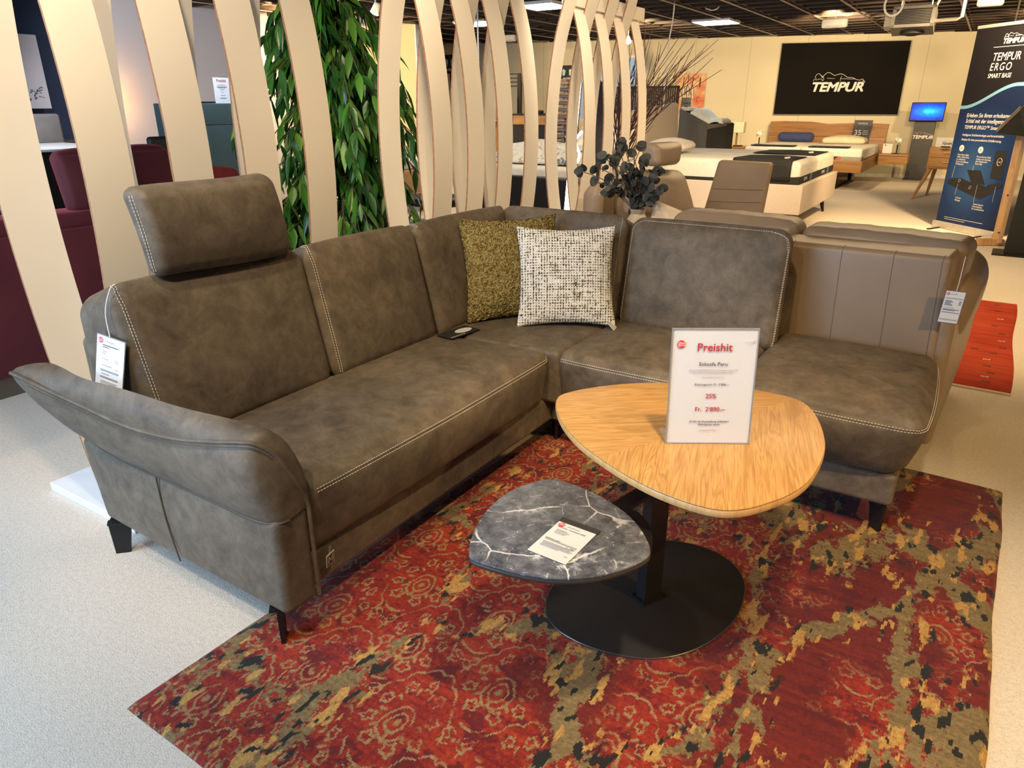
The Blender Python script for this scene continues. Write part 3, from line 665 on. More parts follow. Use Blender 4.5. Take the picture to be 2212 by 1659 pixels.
mb = stitches(MB(), face_path(sf, [(-hx+.012, -hy, -hz+.03), (-hx+.012, -hy, hz-.06), (-hx+.03, -hy, hz-.03), (-hx+.07, -hy+.006, hz-.006), (hx-.09, -hy+.006, hz-.006)])); mb.build('stitching', THREAD, o5, smooth=0)
dbl(o5, sf, [(hx-.010, -hy, -hz+.03), (hx-.010, -hy, hz-.09), (hx-.03, -hy, hz-.035), (hx-.09, -hy+.004, hz-.006)], 0)
# armrest: flared flap lofted along x, then the side panel below
#   station: x, low seam(y,z), piping(y,z), inner top(y,z), inner low(y,z)
ST = [(-.80, (-.105, .585), (-.150, .664), (-.110, .672), (-.085, .60)), (-.765, (-.06, .50), (-.146, .660), (-.075, .678), (-.02, .47)), (-.70, (-.035, .435), (-.118, .628), (-.068, .676), (.02, .42)), (-.58, (-.018, .40), (-.082, .588), (-.070, .668), (.05, .40)),
      (-.43, (-.010, .392), (-.060, .562), (-.045, .660), (.075, .40)), (-.26, (-.008, .39), (-.042, .566), (-.010, .640), (.092, .40)), (-.12, (-.008, .39), (-.030, .590), (.020, .633), (.100, .40)),
      (-.04, (-.008, .39), (-.016, .604), (.045, .622), (.102, .40)), (.0, (-.002, .39), (.004, .602), (.062, .606), (.103, .40)), (.022, (.008, .39), (.036, .566), (.080, .570), (.103, .40)), (.034, (.022, .39), (.066, .500), (.092, .505), (.102, .40)), (.038, (.04, .39), (.094, .43), (.098, .435), (.100, .40))]
def sect(s, n=6):
    x, a, p, t, l = s
    A, P, T, L_ = V((a[0], a[1])), V((p[0], p[1])), V((t[0], t[1])), V((l[0], l[1])); out = []
    def seg(u, v_, b, k):
        d = v_-u; nn = V((-d.y, d.x)); nn = nn.normalized() if nn.length > 1e-6 else nn
        for i in range(k): q = u.lerp(v_, i/k)+nn*b*math.sin(math.pi*i/k)*d.length; out.append(V((x, q.x, q.y)))
    seg(A, P, .11, n); seg(P, T, .16, n); seg(T, L_, .10, n); seg(L_, A, 0, n); return out
xs = [s[0] for s in ST]; rings = []
def interp(k):
    i = min(int(k), len(ST)-2); t = k-i
    def cat(f):
        p0, p1, p2, p3 = f(ST[max(i-1, 0)]), f(ST[i]), f(ST[i+1]), f(ST[min(i+2, len(ST)-1)])
        return .5*(2*p1+(p2-p0)*t+(2*p0-5*p1+4*p2-p3)*t*t+(3*p1-p0-3*p2+p3)*t**3)
    return (cat(lambda s: s[0]),)+tuple((cat(lambda s, j=j: s[j][0]), cat(lambda s, j=j: s[j][1])) for j in (1, 2, 3, 4))
K = [i*.25 for i in range((len(ST)-1)*4+1)]
m = MB(); rings = [sect(interp(k)) for k in K]; n = len(rings[0]); m.v = [tuple(p) for r_ in rings for p in r_]
for i in range(len(rings)-1): m.f += [(i*n+k, i*n+(k+1) % n, (i+1)*n+(k+1) % n, (i+1)*n+k) for k in range(n)]
m.f += [tuple(range(n)), tuple(range((len(rings)-1)*n, len(rings)*n))[::-1]]; m.m = [0]*len(m.f)
arm = m.build('armrest', LEA, sofa, smooth=60)
pip = [V((interp(k)[0], interp(k)[2][0], interp(k)[2][1])) for k in K]
pip += [V((.040, .099, z)) for z in (.40, .36, .30, .24, .18, .13)]
MB().tube(pip, .0055, 8).build('piping', LEA, arm)
off = [V(p)+V((0, -.008, -.010)) for p in pip[6:len(K)-8]]
MB().tube(off, .0012, 4).build('seam', SEAM, arm)
low = [V((interp(k)[0], interp(k)[1][0]-.001, interp(k)[1][1])) for k in K if interp(k)[0] > -.74]; MB().tube(low, .0035, 6).build('seam', SEAM, arm)
cs = hexa((-.85, -.004, .118), (.036, .103, .40)); cs[0][0][0] = (-.82, .004, .118)
m, sf = softbox(None, None, .022, {(1, -1): .010}, None, 5, (16, 5, 8), corners=cs); sp_ = spart(m, 'side_panel')
MB().tube([V((-.44+.035*t*t, -.0145+.004*abs(t-.5), .392-.265*t)) for t in [i/10 for i in range(11)]], .0022, 5).build('seam', SEAM, sp_)
# headrest on the first back cushion
hc = hexa((-.665, .150, .895), (-.575, .635, 1.135)); hc[1][0][0] = (-.545, .165, .885); hc[1][1][0] = (-.545, .640, .885); hc[0][0][0] = (-.615, .165, .885); hc[0][1][0] = (-.615, .64, .885)
hc[1][0][1] = (-.555, .145, 1.128); hc[1][1][1] = (-.555, .606, 1.145); hc[0][0][1] = (-.655, .145, 1.125); hc[0][1][1] = (-.655, .606, 1.142)
def hbend(P):
    t = (P.z-1.0)/.13; return P+V((.012*(1-t*t), 0, .006*math.sin((P.y)*9)))
m, sf = softbox(None, None, .038, {(0, 1): .018}, hbend, 6, (6, 16, 10), corners=hc); hr = spart(m, 'headrest')
hx, hy, hz = [l/2 for l in sf.L]
dbl(hr, sf, [(hx-.022, -hy, -hz+.02), (hx-.022, -hy, hz-.02)], 0, .009)
mb = stitches(MB(), face_path(sf, [(hx-.06, -hy+.03, hz), (hx-.06, hy-.03, hz)]), .012); mb.build('stitching', THREAD, hr, smooth=0)
for y in (.27, .50): MB().tube([(-.62, y, .80), (-.62, y, .93)], .008).build('headrest_bar', STEEL, hr)
# feet: tapered plates set on the diagonal
def foot(x, y, ang, z0=.0):
    d = V((math.cos(ang), math.sin(ang), 0)); nn = V((-d.y, d.x, 0))*.006; m = MB()
    a, b, e, f = V((x, y, .118))-d*.085, V((x, y, .118)), V((x, y, z0))-d*.004, V((x, y, z0))-d*.046
    k = V((x, y, .085))-d*.062
    pts = [a, b, e, f, k, V((x, y, .104))-d*.085]
    m.add([p+nn for p in pts]+[p-nn for p in pts], [(0, 1, 2, 3, 4, 5), (11, 10, 9, 8, 7, 6)]+[(i, (i+1) % 6, 6+(i+1) % 6, 6+i) for i in range(6)])
    m.box(V((x, y, .118))-d*.05, (.09, .05, .006), M.Rotation(ang, 3, 'Z')); return m.build('foot', BLK, sofa, smooth=20)
foot(-.005, .0, R(-45), .011); foot(-.80, -.005, R(-135)); foot(.0, 1.45, R(-45), .011); foot(1.245, 1.425, R(-45), .011); foot(1.23, 2.05, R(45)); foot(-.78, 2.08, R(135))
# ------------------------------------------------------------------ cushions
def pillow(name, w_, h_, t_, mat, nz=0.0, n=48, pinch=.055, seed=1):
    g = np.random.default_rng(seed); m = MB(); vs = []; N = n+1
    def P(u, v, s):
        px = w_/2*u*(1-pinch*(1-v*v)); pz = h_/2*v*(1-pinch*(1-u*u))
        th = t_/2*(max(0, 1-abs(u)**2.6)*max(0, 1-abs(v)**2.6))**.55
        return V((px, -s*th, pz+h_/2))
    us = [math.sin(math.pi/2*(2*i/n-1)) for i in range(N)]
    for s in (1, -1):
        for v in us:
            for u in us: vs.append(P(u, v, s)+V(tuple(g.normal(0, nz, 3))) if nz else P(u, v, s))
    f = []
    for s in (0, 1):
        o = s*N*N
        for j in range(n):
            for i in range(n): q = (o+j*N+i, o+j*N+i+1, o+(j+1)*N+i+1, o+(j+1)*N+i); f.append(q if s == 0 else q[::-1])
    m.add(vs, f); o = m.build(name, mat, None, smooth=80)
    bm = bmesh.new(); bm.from_mesh(o.data); bmesh.ops.remove_doubles(bm, verts=bm.verts, dist=.0006); bm.to_mesh(o.data); bm.free(); return o
o = pillow('throw_pillow', .44, .44, .12, BOUCLE, .0022, 84, .085, 3)
zup = V((0, 0, 1))
def lean(px0, px1, tilt, z=.462):
    a, b = fl(*px0, z), fl(*px1, z); x = (b-a); x.z = 0; x.normalize(); nn = V((x.y, -x.x, 0)); up = zup*math.cos(tilt)-nn*math.sin(tilt); return (a+b)/2, x, up
c, x, up = lean((1030, 706), (1195, 690), R(15)); o.matrix_world = frame(c+V((-.035, .055, .0)), x, up)
tag(o, 'olive green fuzzy throw pillow in the sofa corner behind the woven one', 'pillow')
c, x, up = lean((1128, 707), (1318, 706), R(20))
tw = tag(empty('throw_pillow', mat=frame(c, x, up)), 'cream and olive tweed throw pillow with white tag, front one in the sofa corner', 'pillow')
o = pillow('cover', .42, .425, .13, TWEED, .0005, 60, .095, 5); o.parent = tw
m = MB(); m.b2((.165, -.012, -.018), (.205, -.010, .035)); m.xf(M.Translation((.18, -.02, -.002)) @ M.Rotation(R(50), 4, 'Y') @ M.Rotation(R(-62), 4, 'X') @ M.Translation((-.18, 0, 0)))
m.build('hang_tag', PAPER, tw)
# folded leaflet on the seat
lf = thing('leaflet', 'small black leaflet with white oval, lying on the seat left of the pillows', 'leaflet', mat=frame(fl(990, 718, .463), fl(1028, 708, .463)-fl(975, 726, .463), V((0, 0, 1))))
MB().b2((-.085, -.045, 0), (.085, .045, .002)).build('paper', BLKM, lf)
m = MB(); m.add([(.03+.045*math.cos(a*math.pi/16), .0+.024*math.sin(a*math.pi/16), .0026) for a in range(32)], [tuple(range(32))]); m.build('oval_print', PAPER, lf)
m = MB()
for k in range(6): m.b2((-.075+.014*k, -.038, .0022), (-.066+.014*k, -.030, .0026))
m.build('lettering', SILV, lf)
# ------------------------------------------------------------------ rugs
RL = V((-1.470, .526, 0)); rw, rl = 1.688, 2.355
m = MB()
def redge(u, v):
    x = rw*u; y = rl*v; e = .004*math.sin(y*7)+.0015*math.sin(y*19+1); f = .004*math.sin(x*8+2)
    d = min(u, 1-u)*rw; d2 = min(v, 1-v)*rl; z = .011*min(1, d/.012)**.5*min(1, d2/.012)**.5
    return (x+e*(2*u-1), y+f*(2*v-1), .001+z)
us = [0, .004, .008]+[i/40 for i in range(1, 40)]+[.992, .996, 1]
vs = [redge(u, v) for v in us for u in us]; N = len(us); m.add(vs, [(j*N+i, j*N+i+1, (j+1)*N+i+1, (j+1)*N+i) for j in range(N-1) for i in range(N-1)])
tag(m.build('rug', RUG, loc=RL, smooth=60), 'large red and olive patterned rug under the coffee table and sofa corner', 'rug')
# runner
a, b, c_ = fl(2043, 829), fl(2183, 848), fl(2175, 652); ru = thing('runner_rug', 'small plain red runner rug with tiny animal motifs on the aisle carpet', 'rug', (a.x-.05, a.y, 0), R(0))
rw2, rl2 = b.x-a.x+.05, c_.y-b.y
m = MB(); m.sheet(lambda u, v: (rw2*u+(.008*math.sin(v*9) if u > .5 else 0), rl2*v+.0, .009 if 0 < u < 1 and 0 < v < 1 else .001), 24, 40); m.build('pile', GABBEH, ru, smooth=60)
MB().b2((0, -.014, .0), (rw2, .004, .008)).build('fringe', CREAMF, ru)
def motif(mb, x, y, k):
    mb.b2((x-.017, y, .0095), (x+.017, y+.007, .0102))
    for dx in (-.016, -.006, .010): mb.b2((x+dx, y-.011, .0095), (x+dx+.004, y+.003, .0102))
    mb.b2((x+.013, y+.006, .0095), (x+.019, y+.016, .0102))
g = random.Random(4)
for i, yy in enumerate((.12, .20, .28, .40, .52, .66, .80, .95, 1.12, 1.3, 1.5, 1.72, 1.9)):
    q_ = MB(); motif(q_, rw2*.70+g.uniform(-.03, .05), yy, i); q_.build('motif', CREAMF if i % 3 == 1 else BLKM, ru)
q_ = MB(); motif(q_, rw2*.42, .70, 0); q_.build('motif', BLKM, ru)
# ------------------------------------------------------------------ coffee table
TZ = .525
OUT = [(1201, 874), (1203, 862), (1214, 852), (1250, 842), (1300, 834), (1360, 828), (1430, 826), (1500, 828), (1560, 833), (1620, 840), (1680, 851), (1715, 860), (1738, 871), (1756, 888), (1772, 915), (1781, 945), (1782, 972), (1768, 1008), (1744, 1041), (1708, 1066), (1666, 1083), (1622, 1096), (1580, 1101), (1548, 1099), (1510, 1091), (1460, 1075), (1400, 1050), (1340, 1017), (1290, 984), (1250, 953), (1222, 922), (1207, 896)]
op = [fl(x, y, TZ) for x, y in OUT]; oc = sum(op, V((0, 0, 0)))/len(op)
colp = V((-.612, 1.585, 0)); CA = R(66)
tb = thing('coffee_table', 'coffee table with rounded oak top and swivelling grey stone top on a black oval foot', 'coffee table', colp)
def loc_(p): return p-colp
pr = smoothpath([(p.x-oc.x, p.y-oc.y, 0) for p in op], 3, True)
MB().prism([(p.x, p.y) for p in pr], -.004, 0, .0015).build('oak_top', oaktop(fl(1312, 984, TZ)-oc, fl(1716, 861, TZ)-oc, math.atan2(*((fl(1440, 888, TZ)-fl(1225, 895, TZ)).yx)), math.atan2(*((fl(1504, 970, TZ)-fl(1490, 1080, TZ)).yx))), tb, loc=loc_(V((oc.x, oc.y, TZ))))
MB().prism([(p.x*1.002, p.y*1.002) for p in pr], -.022, -.004, .003).build('oak_edge', OAKEDGE, tb, loc=loc_(V((oc.x, oc.y, TZ))))
SZ = .42
ST_ = [(1013, 1197), (1017, 1166), (1033, 1128), (1058, 1095), (1090, 1068), (1128, 1049), (1165, 1038), (1196, 1035), (1232, 1044), (1272, 1059), (1312, 1080), (1350, 1106), (1380, 1137), (1399, 1168), (1405, 1188), (1401, 1201), (1380, 1215), (1340, 1231), (1290, 1244), (1240, 1249), (1190, 1248), (1140, 1241), (1090, 1230), (1045, 1217), (1022, 1208)]
sp2 = [fl(x, y, SZ) for x, y in ST_]; scn = sum(sp2, V((0, 0, 0)))/len(sp2)
pr2 = smoothpath([(p.x-scn.x, p.y-scn.y, 0) for p in sp2], 3, True)
MB().prism([(p.x, p.y) for p in pr2], -.006, 0, .0015).build('stone_top', MARBLE, tb, loc=loc_(V((scn.x, scn.y, SZ))))
MB().prism([(p.x*1.004, p.y*1.004) for p in pr2], -.017, -.006, .003).build('stone_edge', plain('dark_bronze_edge', (.075, .068, .062), .35, .5), tb, loc=loc_(V((scn.x, scn.y, SZ))))
# swivel arm: flat black bow below the stone top, hooked round the column
rm = M.Rotation(CA, 3, 'Z')
m = MB(); m.box((0, 0, .26), (.062, .036, .50), rm); m.build('column', plain('column_metal', (.036, .034, .033), .35, .6), tb)
d = (scn-colp); d.z = 0; dl = d.length; d.normalize(); nn = V((-d.y, d.x, 0))
arc = smoothpath([loc_(V((p.x, p.y, 0)))+V((0, 0, SZ-.030)) for p in (fl(1350, 1095, SZ-.02), fl(1378, 1108, SZ-.02), fl(1402, 1135, SZ-.02), fl(1410, 1165, SZ-.02), fl(1407, 1192, SZ-.02))], 6)
m = MB(); vs = []
for p in arc: q = (p*.0+loc_(scn)-p); q.z = 0; q.normalize(); vs += [p, p+q*.10, p+q*.10+V((0, 0, .012)), p+V((0, 0, .012))]
k = len(arc); m.add(vs, [(i*4+j, i*4+(j+1) % 4, (i+1)*4+(j+1) % 4, (i+1)*4+j) for i in range(k-1) for j in range(4)]+[(0, 1, 2, 3), ((k-1)*4, (k-1)*4+1, (k-1)*4+2, (k-1)*4+3)]); m.build('swivel_plate', BLK, tb)
m = MB(); a0 = V((0, 0, SZ-.036)); m.box(a0+d*dl*.5, (dl, .045, .012), M.Rotation(math.atan2(d.y, d.x), 3, 'Z')); m.build('swivel_arm', BLK, tb)
MB().box((0, 0, SZ-.036), (.078, .052, .05), rm).build('swivel_collar', BLK, tb)
BO = [(1180, 1325), (1182, 1295), (1200, 1262), (1240, 1225), (1300, 1192), (1370, 1174), (1435, 1169), (1490, 1176), (1545, 1194), (1585, 1222), (1606, 1255), (1607, 1290), (1590, 1335), (1555, 1372), (1505, 1402), (1445, 1420), (1385, 1423), (1320, 1412), (1260, 1393), (1212, 1367), (1190, 1345)]
bp = [fl(x, y, .014) for x, y in BO]; bc = sum(bp, V((0, 0, 0)))/len(bp)
pb = smoothpath([(p.x-bc.x, p.y-bc.y, 0) for p in bp], 3, True)
MB().prism([(p.x, p.y) for p in pb], .011, .0175, .002).build('foot_plate', BASEP, tb, loc=loc_(V((bc.x, bc.y, 0))))
m = MB(); m.tube([V((p.x*1.001, p.y*1.001, .0155)) for p in pb], .0022, 6, True); m.build('foot_plate_rim', BASEE, tb, loc=loc_(V((bc.x, bc.y, 0))))
m = MB(); m.box((0, 0, .020), (.085, .06, .005), rm)
for sx in (-1, 1):
    for sy in (-1, 1): m.box(rm @ V((sx*.037, sy*.025, .024)), (.007, .007, .004), rm)
m.build('fixing_plate', BLK, tb)
# ------------------------------------------------------------------ the price sign
a, b = fl(1438, 957, TZ+.001), fl(1616, 958, TZ+.001); xx = (b-a).normalized(); wA = (b-a).length; nv = V((xx.y, -xx.x, 0)); hA = wA*1.414; tl = R(6)
up = zup*math.cos(tl)-nv*math.sin(tl)
sg = thing('price_sign', 'white upright price sign in a clear stand on the oak table top', 'sign', mat=frame((a+b)/2, xx, up))
MB().b2((-wA/2, .0005, .002), (wA/2, .0015, hA)).build('paper', plain('bright_paper', (.57, .56, .565), .6, var=.01), sg)
m = MB(); m.b2((-wA/2-.0015, -.002, 0), (wA/2+.0015, -.0005, hA+.002)); m.b2((-wA/2-.0015, .002, 0), (wA/2+.0015, .0035, hA+.002)); m.build('acrylic_holder', SLEEVE, sg)
m = MB(); bk = M.Rotation(-tl, 4, 'X'); m.b2((-wA/2, .0, 0), (wA/2, .085, .003)); m.xf(bk.inverted()).build('acrylic_foot', SLEEVE, sg)
u = wA/1040.  # one pixel of the sign crop
m = MB()
for z_ in (0, hA): m.b2((-wA/2-.0018, -.0024, z_-.0008), (wA/2+.0018, .0036, z_+.0018))
for x_ in (-wA/2, wA/2): m.b2((x_-.0016, -.0024, 0), (x_+.0016, .0036, hA))
m.build('acrylic_edge', plain('edge_grey', (.25, .24, .23), .3), sg)
def zz(py): return hA*(1-(py-100)/1430.)
def xx_(px, py): return ((px-(262-(py-100)*.030))/(1040.)-.5)*wA
tR, tK, tG = MB(), MB(), MB()
text_mb(tR, [('Preishit', 0, zz(362), 138*u, 'CENTER', .018, 0, 1.02), ('25%', 0, zz(945), 80*u, 'CENTER', .016), ('Fr.  2\u2018890.--', 0, zz(1112), 80*u, 'CENTER', .016)])
text_mb(tK, [('Ecksofa Peru', 0, zz(542), 64*u, 'CENTER', .008, 0, 1.05), ('Katalogpreis Fr. 3\u2018886.--', 0, zz(787), 40*u, 'CENTER', .006, 0, 1.08), ('direkt ab Ausstellung lieferbar!', 0, zz(1255), 40*u, 'CENTER', .006), ('Abholpreis netto', 0, zz(1293), 40*u, 'CENTER', .006)])
text_mb(tG, [('Bezug: Stoff 877/03, PG 8 Kontrastfaden silber F18', 0, zz(606), 29*u, 'CENTER', .004), ('F\u00fcsse: F135 schwarz Struktur, H\u00f6he 12 cm', 0, zz(636), 29*u, 'CENTER', .004), ('Schenkelmass: 234 x 219 cm', 0, zz(691), 23*u, 'CENTER', .004), ('Sie sparen Fr. 996.--', 0, zz(1362), 28*u, 'CENTER', .006)])
LY = M.Translation((0, -.0022, 0))
for mb, mt in ((tR, INKR), (tK, INK), (tG, INKG)): mb.xf(LY).build('lettering', mt, sg, smooth=0)
def roundel(parent, x, z, r, y, words=True):
    m = MB(); m.add([(x+r*math.cos(k*math.pi/16), y, z+r*math.sin(k*math.pi/16)) for k in range(32)], [tuple(range(32))]); o = m.build('logo', LOGO, parent, smooth=0)
    t = MB(); text_mb(t, [('M\u00f6bel', x-r*.72, z+r*.12, r*.62, 'LEFT', .03), ('Blumer', x-r*.72, z-r*.38, r*.62, 'LEFT', .03)], y-.0003); t.build('logo_lettering', PAPER, o, smooth=0)
    MB().b2((x-r*.7, y-.0003, z-r*.62), (x-r*.1, y-.0002, z-r*.55)).build('logo_lettering', PAPER, o, smooth=0)
roundel(sg, -wA/2+110*u, zz(282), 50*u, -.0026)
m = MB(); text_mb(m, [('m\u00f6bel verband', wA/2-150*u, zz(265), 19*u, 'LEFT'), ('schweiz', wA/2-110*u, zz(280), 16*u, 'LEFT')]); m.tube([(wA/2-48*u+12*u*math.cos(t_), -.0008, zz(252)+16*u*math.sin(t_)) for t_ in [i*.5 for i in range(10)]], .0006, 4); m.xf(LY).build('small_logo', INKG, sg, smooth=0)
# ------------------------------------------------------------------ price cards
def card(label, mat, w_, h_, paper, lines, string=None, head=0.0, sleeve=True, title=None, bend=0.0):
    t = thing('price_tag', label, 'price tag', mat=mat)
    m = MB(); m.sheet(lambda u_, v_: (w_*(u_-.5), -bend*math.sin(math.pi*u_)*1.0, h_*(v_-1)), 10, 4); m.build('paper', paper, t)
    if head: MB().b2((-w_/2-.002, -.001, -.001), (w_/2+.002, .001, head)).build('sleeve_header', SLEEVED, t)
    if sleeve: MB().b2((-w_/2-.0025, .0007, -h_-.003), (w_/2+.0025, .0014, .003)).build('sleeve', plain('sleeve_back', (.10, .105, .11), .3), t)
    if not bend:
        roundel(t, -w_*.36, -h_*.085, w_*.085, -.0012)
        k, g_ = MB(), MB()
        if title: text_mb(k, title, -.0012)
        for (x0, x1, z, th, dark) in lines:
            (k if dark else g_).b2((w_*(x0-.5), -.0014, -h_*z-th/2), (w_*(x1-.5), -.0008, -h_*z+th/2))
        if k.v: k.build('print', INK, t, smooth=0)
        if g_.v: g_.build('print', INKG, t, smooth=0)
    if string: MB().tube(string, .0011, 6).build('string', CABLE, t)
    return t
LN = [(.30, .62, .085, .0022, 0), (.22, .78, .16, .0022, 1), (.22, .45, .195, .0018, 1), (.22, .36, .28, .0018, 0), (.22, .33, .315, .0018, 0), (.22, .44, .42, .0018, 0), (.68, .80, .40, .0016, 0), (.70, .80, .43, .0016, 0), (.22, .58, .54, .002, 0), (.72, .80, .56, .0018, 0), (.18, .82, .635, .0045, 0), (.22, .5, .70, .0018, 0), (.18, .82, .765, .0045, 0), (.20, .80, .84, .0018, 0), (.20, .74, .87, .0018, 0), (.20, .52, .90, .0018, 0)]
# hanging card at the left end of the sofa back
tl_, tr_, bl_ = pl(213, 724, 1, .905), pl(264, 738, 1, .945), pl(233, 832, 1, .875)
xv = (tr_-tl_); wv = .102; up = (tl_-bl_)
dx = V((1.0, .22, -.16)).normalized()
P0 = pl(240, 731, 1, .872)
k0 = pl(239, 617, 1, .893)
card('hanging price card on a white string at the left end of the brown sofa back', frame(P0, dx, V((-.06, .16, 1))), .098, .150, PAPB, LN, None, 0, True)
tag(MB().tube(smoothpath([k0+V((0, .012, 0)), k0+V((.0, -.004, -.01)), (k0*.5+P0*.5)+V((-.012, -.008, .0)), P0+V((0, -.002, .004))], 6), .0016, 6).build('string', CABLE), 'white string tied to the sofa back, holding the hanging price card', 'string')
# card on the stone top
xa, xb, xc = fl(1207, 1125, SZ+.002), fl(1290, 1155, SZ+.002), fl(1137, 1192, SZ+.002)
LS = [(.30, .62, .09, .002, 0), (.14, .40, .24, .0016, 0), (.14, .50, .275, .0016, 0), (.14, .46, .31, .0016, 0), (.14, .42, .345, .0016, 0), (.10, .92, .565, .004, 0), (.12, .9, .64, .0014, 0), (.12, .85, .67, .0014, 0), (.12, .92, .70, .0014, 0), (.12, .88, .73, .0014, 0), (.12, .6, .76, .0014, 0), (.82, .9, .84, .0014, 0)]
cw = (xb-xa).length; chh = (xa-xc).length
cdm = card('flat price card with red logo lying on the grey stone table top', frame((xa+xb)/2+V((0, 0, .0006)), xb-xa, xa-xc), cw*.96, chh*.95, PAPER, LS, None, .018, False, [('Tischhoch / Couchtisch 2528', -cw*.40, -chh*.165, .0062, 'LEFT', .01), ('Abholpreis netto', -cw*.40, -chh*.52, .0055, 'LEFT', .01), ("Fr. 1'980.--", cw*.42, -chh*.60, .0055, 'RIGHT', .01)])
# small square leather brand tag on the plinth front
q = pl(712, 1190, 0, -1.298); bt = thing('fabric_tag', 'small square tag with a dark M emblem hanging at the sofa front', 'tag', mat=frame(q, V((-.25, .97, 0)), V((.12, 0, 1))))
MB().b2((-.004, -.001, -.006), (.004, .001, .014)).build('loop', SLEEVE, bt)
MB().rb((-.019, -.003, -.045), (.019, .0, -.006), .003).build('plate', plain('tan_leather_tag', (.42, .34, .25), .6), bt)
MB().b2((-.0145, -.0036, -.0405), (.0145, -.0028, -.0105)).build('field', INK, bt)
m = MB()
for x0, x1 in ((-.0105, -.0075), (.0075, .0105)): m.b2((x0, -.0042, -.036), (x1, -.0034, -.014))
for s in (-1, 1): m.quad((s*.0100, -.0042, -.014), (s*.0070, -.0042, -.014), (0, -.0042, -.026), (0, -.0042, -.030))
m.build('emblem', plain('emblem_gold', (.6, .50, .34), .5), bt, smooth=0)
# ------------------------------------------------------------------ curved slat dividers
def divider(origin, ang, label, gp='curved slat dividers'):
    t = thing('slat_divider', label, 'room divider', (origin[0], origin[1], 0), ang, gp)
    p, w_, b, zc_, h_, dA, th = .295, .153, .105, 1.145, .776, .162, .0095
    MB().rb((-.27, -.01, 0), (.27, 1.24, .034), .004).build('base_board', BASEW, t)
    MB().rb((-.012, .02, 1.925), (.012, 1.27, 2.015), .003).build('rail', SLAT, t)
    MB().rb((-.012, .02, .30), (.012, 1.27, .36), .003).build('rail', SLAT, t)
    for k in range(4):
        for s, o in ((-1, 0), (1, dA)):
            y0 = p*k+o; m = MB(); zs = [.034+(2.262-.034)*i/40 for i in range(41)]; vs = []
            for z in zs:
                x = s*b*(1-((z-zc_)/h_)**2)
                if s > 0: x -= .014*max(0, 1-abs(abs(z-1.145)-.83)/.25)
                else: x += .014*max(0, 1-abs(abs(z-1.145)-.83)/.25)
                vs += [(x-th/2, y0, z), (x+th/2, y0, z), (x+th/2, y0+w_, z), (x-th/2, y0+w_, z)]
            n_ = len(zs)
            for i in range(n_-1):
                for j in range(4):
                    m.mi = 1 if j in (0, 2) else 0; m.f.append((i*4+j, i*4+(j+1) % 4, (i+1)*4+(j+1) % 4, (i+1)*4+j)); m.m.append(m.mi)
            m.v = vs; m.f += [(0, 1, 2, 3), (n_*4-4, n_*4-3, n_*4-2, n_*4-1)]; m.m += [1, 1]
            m.build('slat', [SLAT, PLY], t, smooth=30)
    return t
divider((-2.439, .93), .037, 'cream curved-slat room divider directly behind the headrest, nearest the camera')
divider((-2.527, 2.675), .038, 'middle cream curved-slat divider right of the green tree')
divider((-2.560, 4.285), .022, 'farthest cream curved-slat divider with its top rail in view, left of the twigs')
# ------------------------------------------------------------------ beige leather sofa seen from behind
BY = 2.985
bs = thing('leather_sofa', 'beige leather sofa seen from behind, standing against the brown ottoman', 'sofa', (0, 0, 0), 0)
cs = hexa((-1.30, BY+.02, .08), (-.095, BY+.16, .83)); cs[0][0][1] = (-1.30, BY-.0, .82); cs[1][0][1] = (-.115, BY-.0, .815); cs[1][0][0] = (-.085, BY+.03, .06)
m, sf = softbox(None, None, .022, {(1, -1): .010}, None, 5, (30, 5, 14), corners=cs); o = m.build('back_panel', BEIGE, bs)
hx, hy, hz = [l/2 for l in sf.L]
for px in (-.86, -.66, -.47, -.285, -.122):
    xm = (px+.697)/1.205*sf.L[0]
    MB().tube(face_path(sf, [(xm, -hy, -hz+.05), (xm, -hy, hz-.04), (xm, -hy+.03, hz)], lift=.0003), .0011, 5).build('seam', SEAMB, o)
cs = hexa((-.10, BY+.025, .06), (-.045, BY+.98, .60)); cs[0][0][1] = (-.12, BY+.02, .62); cs[1][0][1] = (-.06, BY+.04, .60); cs[0][1][1] = (-.22, BY+.98, .60); cs[1][1][1] = (-.03, BY+.98, .60)
softbox(None, None, .04, {(0, 1): .02}, None, 4, 8, corners=cs)[0].build('side_panel', BEIGE, bs)
cs = hexa((-.24, BY+.14, .42), (-.01, BY+.98, .72)); cs[1][0][1] = (.005, BY+.22, .73); cs[0][0][1] = (-.2, BY+.16, .70); cs[1][0][0] = (-.05, BY+.12, .42)
softbox(None, None, .09, {(0, 1): .02}, None, 5, 8, corners=cs)[0].build('armrest', BEIGE, bs)
softbox((-1.29, BY+.10, .06), (-.1, BY+.95, .42), .04)[0].build('seat', BEIGE, bs)
def wrinkle(P): return P+V((0, 0, .0012*math.sin(P.x*37)+.0010*math.sin(P.x*83+1)))
softbox((-1.26, BY+.14, .45), (-.69, BY+.34, .875), .05, {(2, 1): .012, (1, 1): .04}, wrinkle, 5, (20, 6, 8))[0].build('back_cushion', BEIGE, bs)
cs = hexa((-.68, BY+.14, .45), (-.075, BY+.36, .862)); cs[1][0][1] = (-.075, BY+.16, .845); cs[1][1][1] = (-.045, BY+.36, .855)
softbox(None, None, .045, {(2, 1): .010, (1, 1): .04}, wrinkle, 5, (20, 6, 8), corners=cs)[0].build('back_cushion', BEIGE, bs)
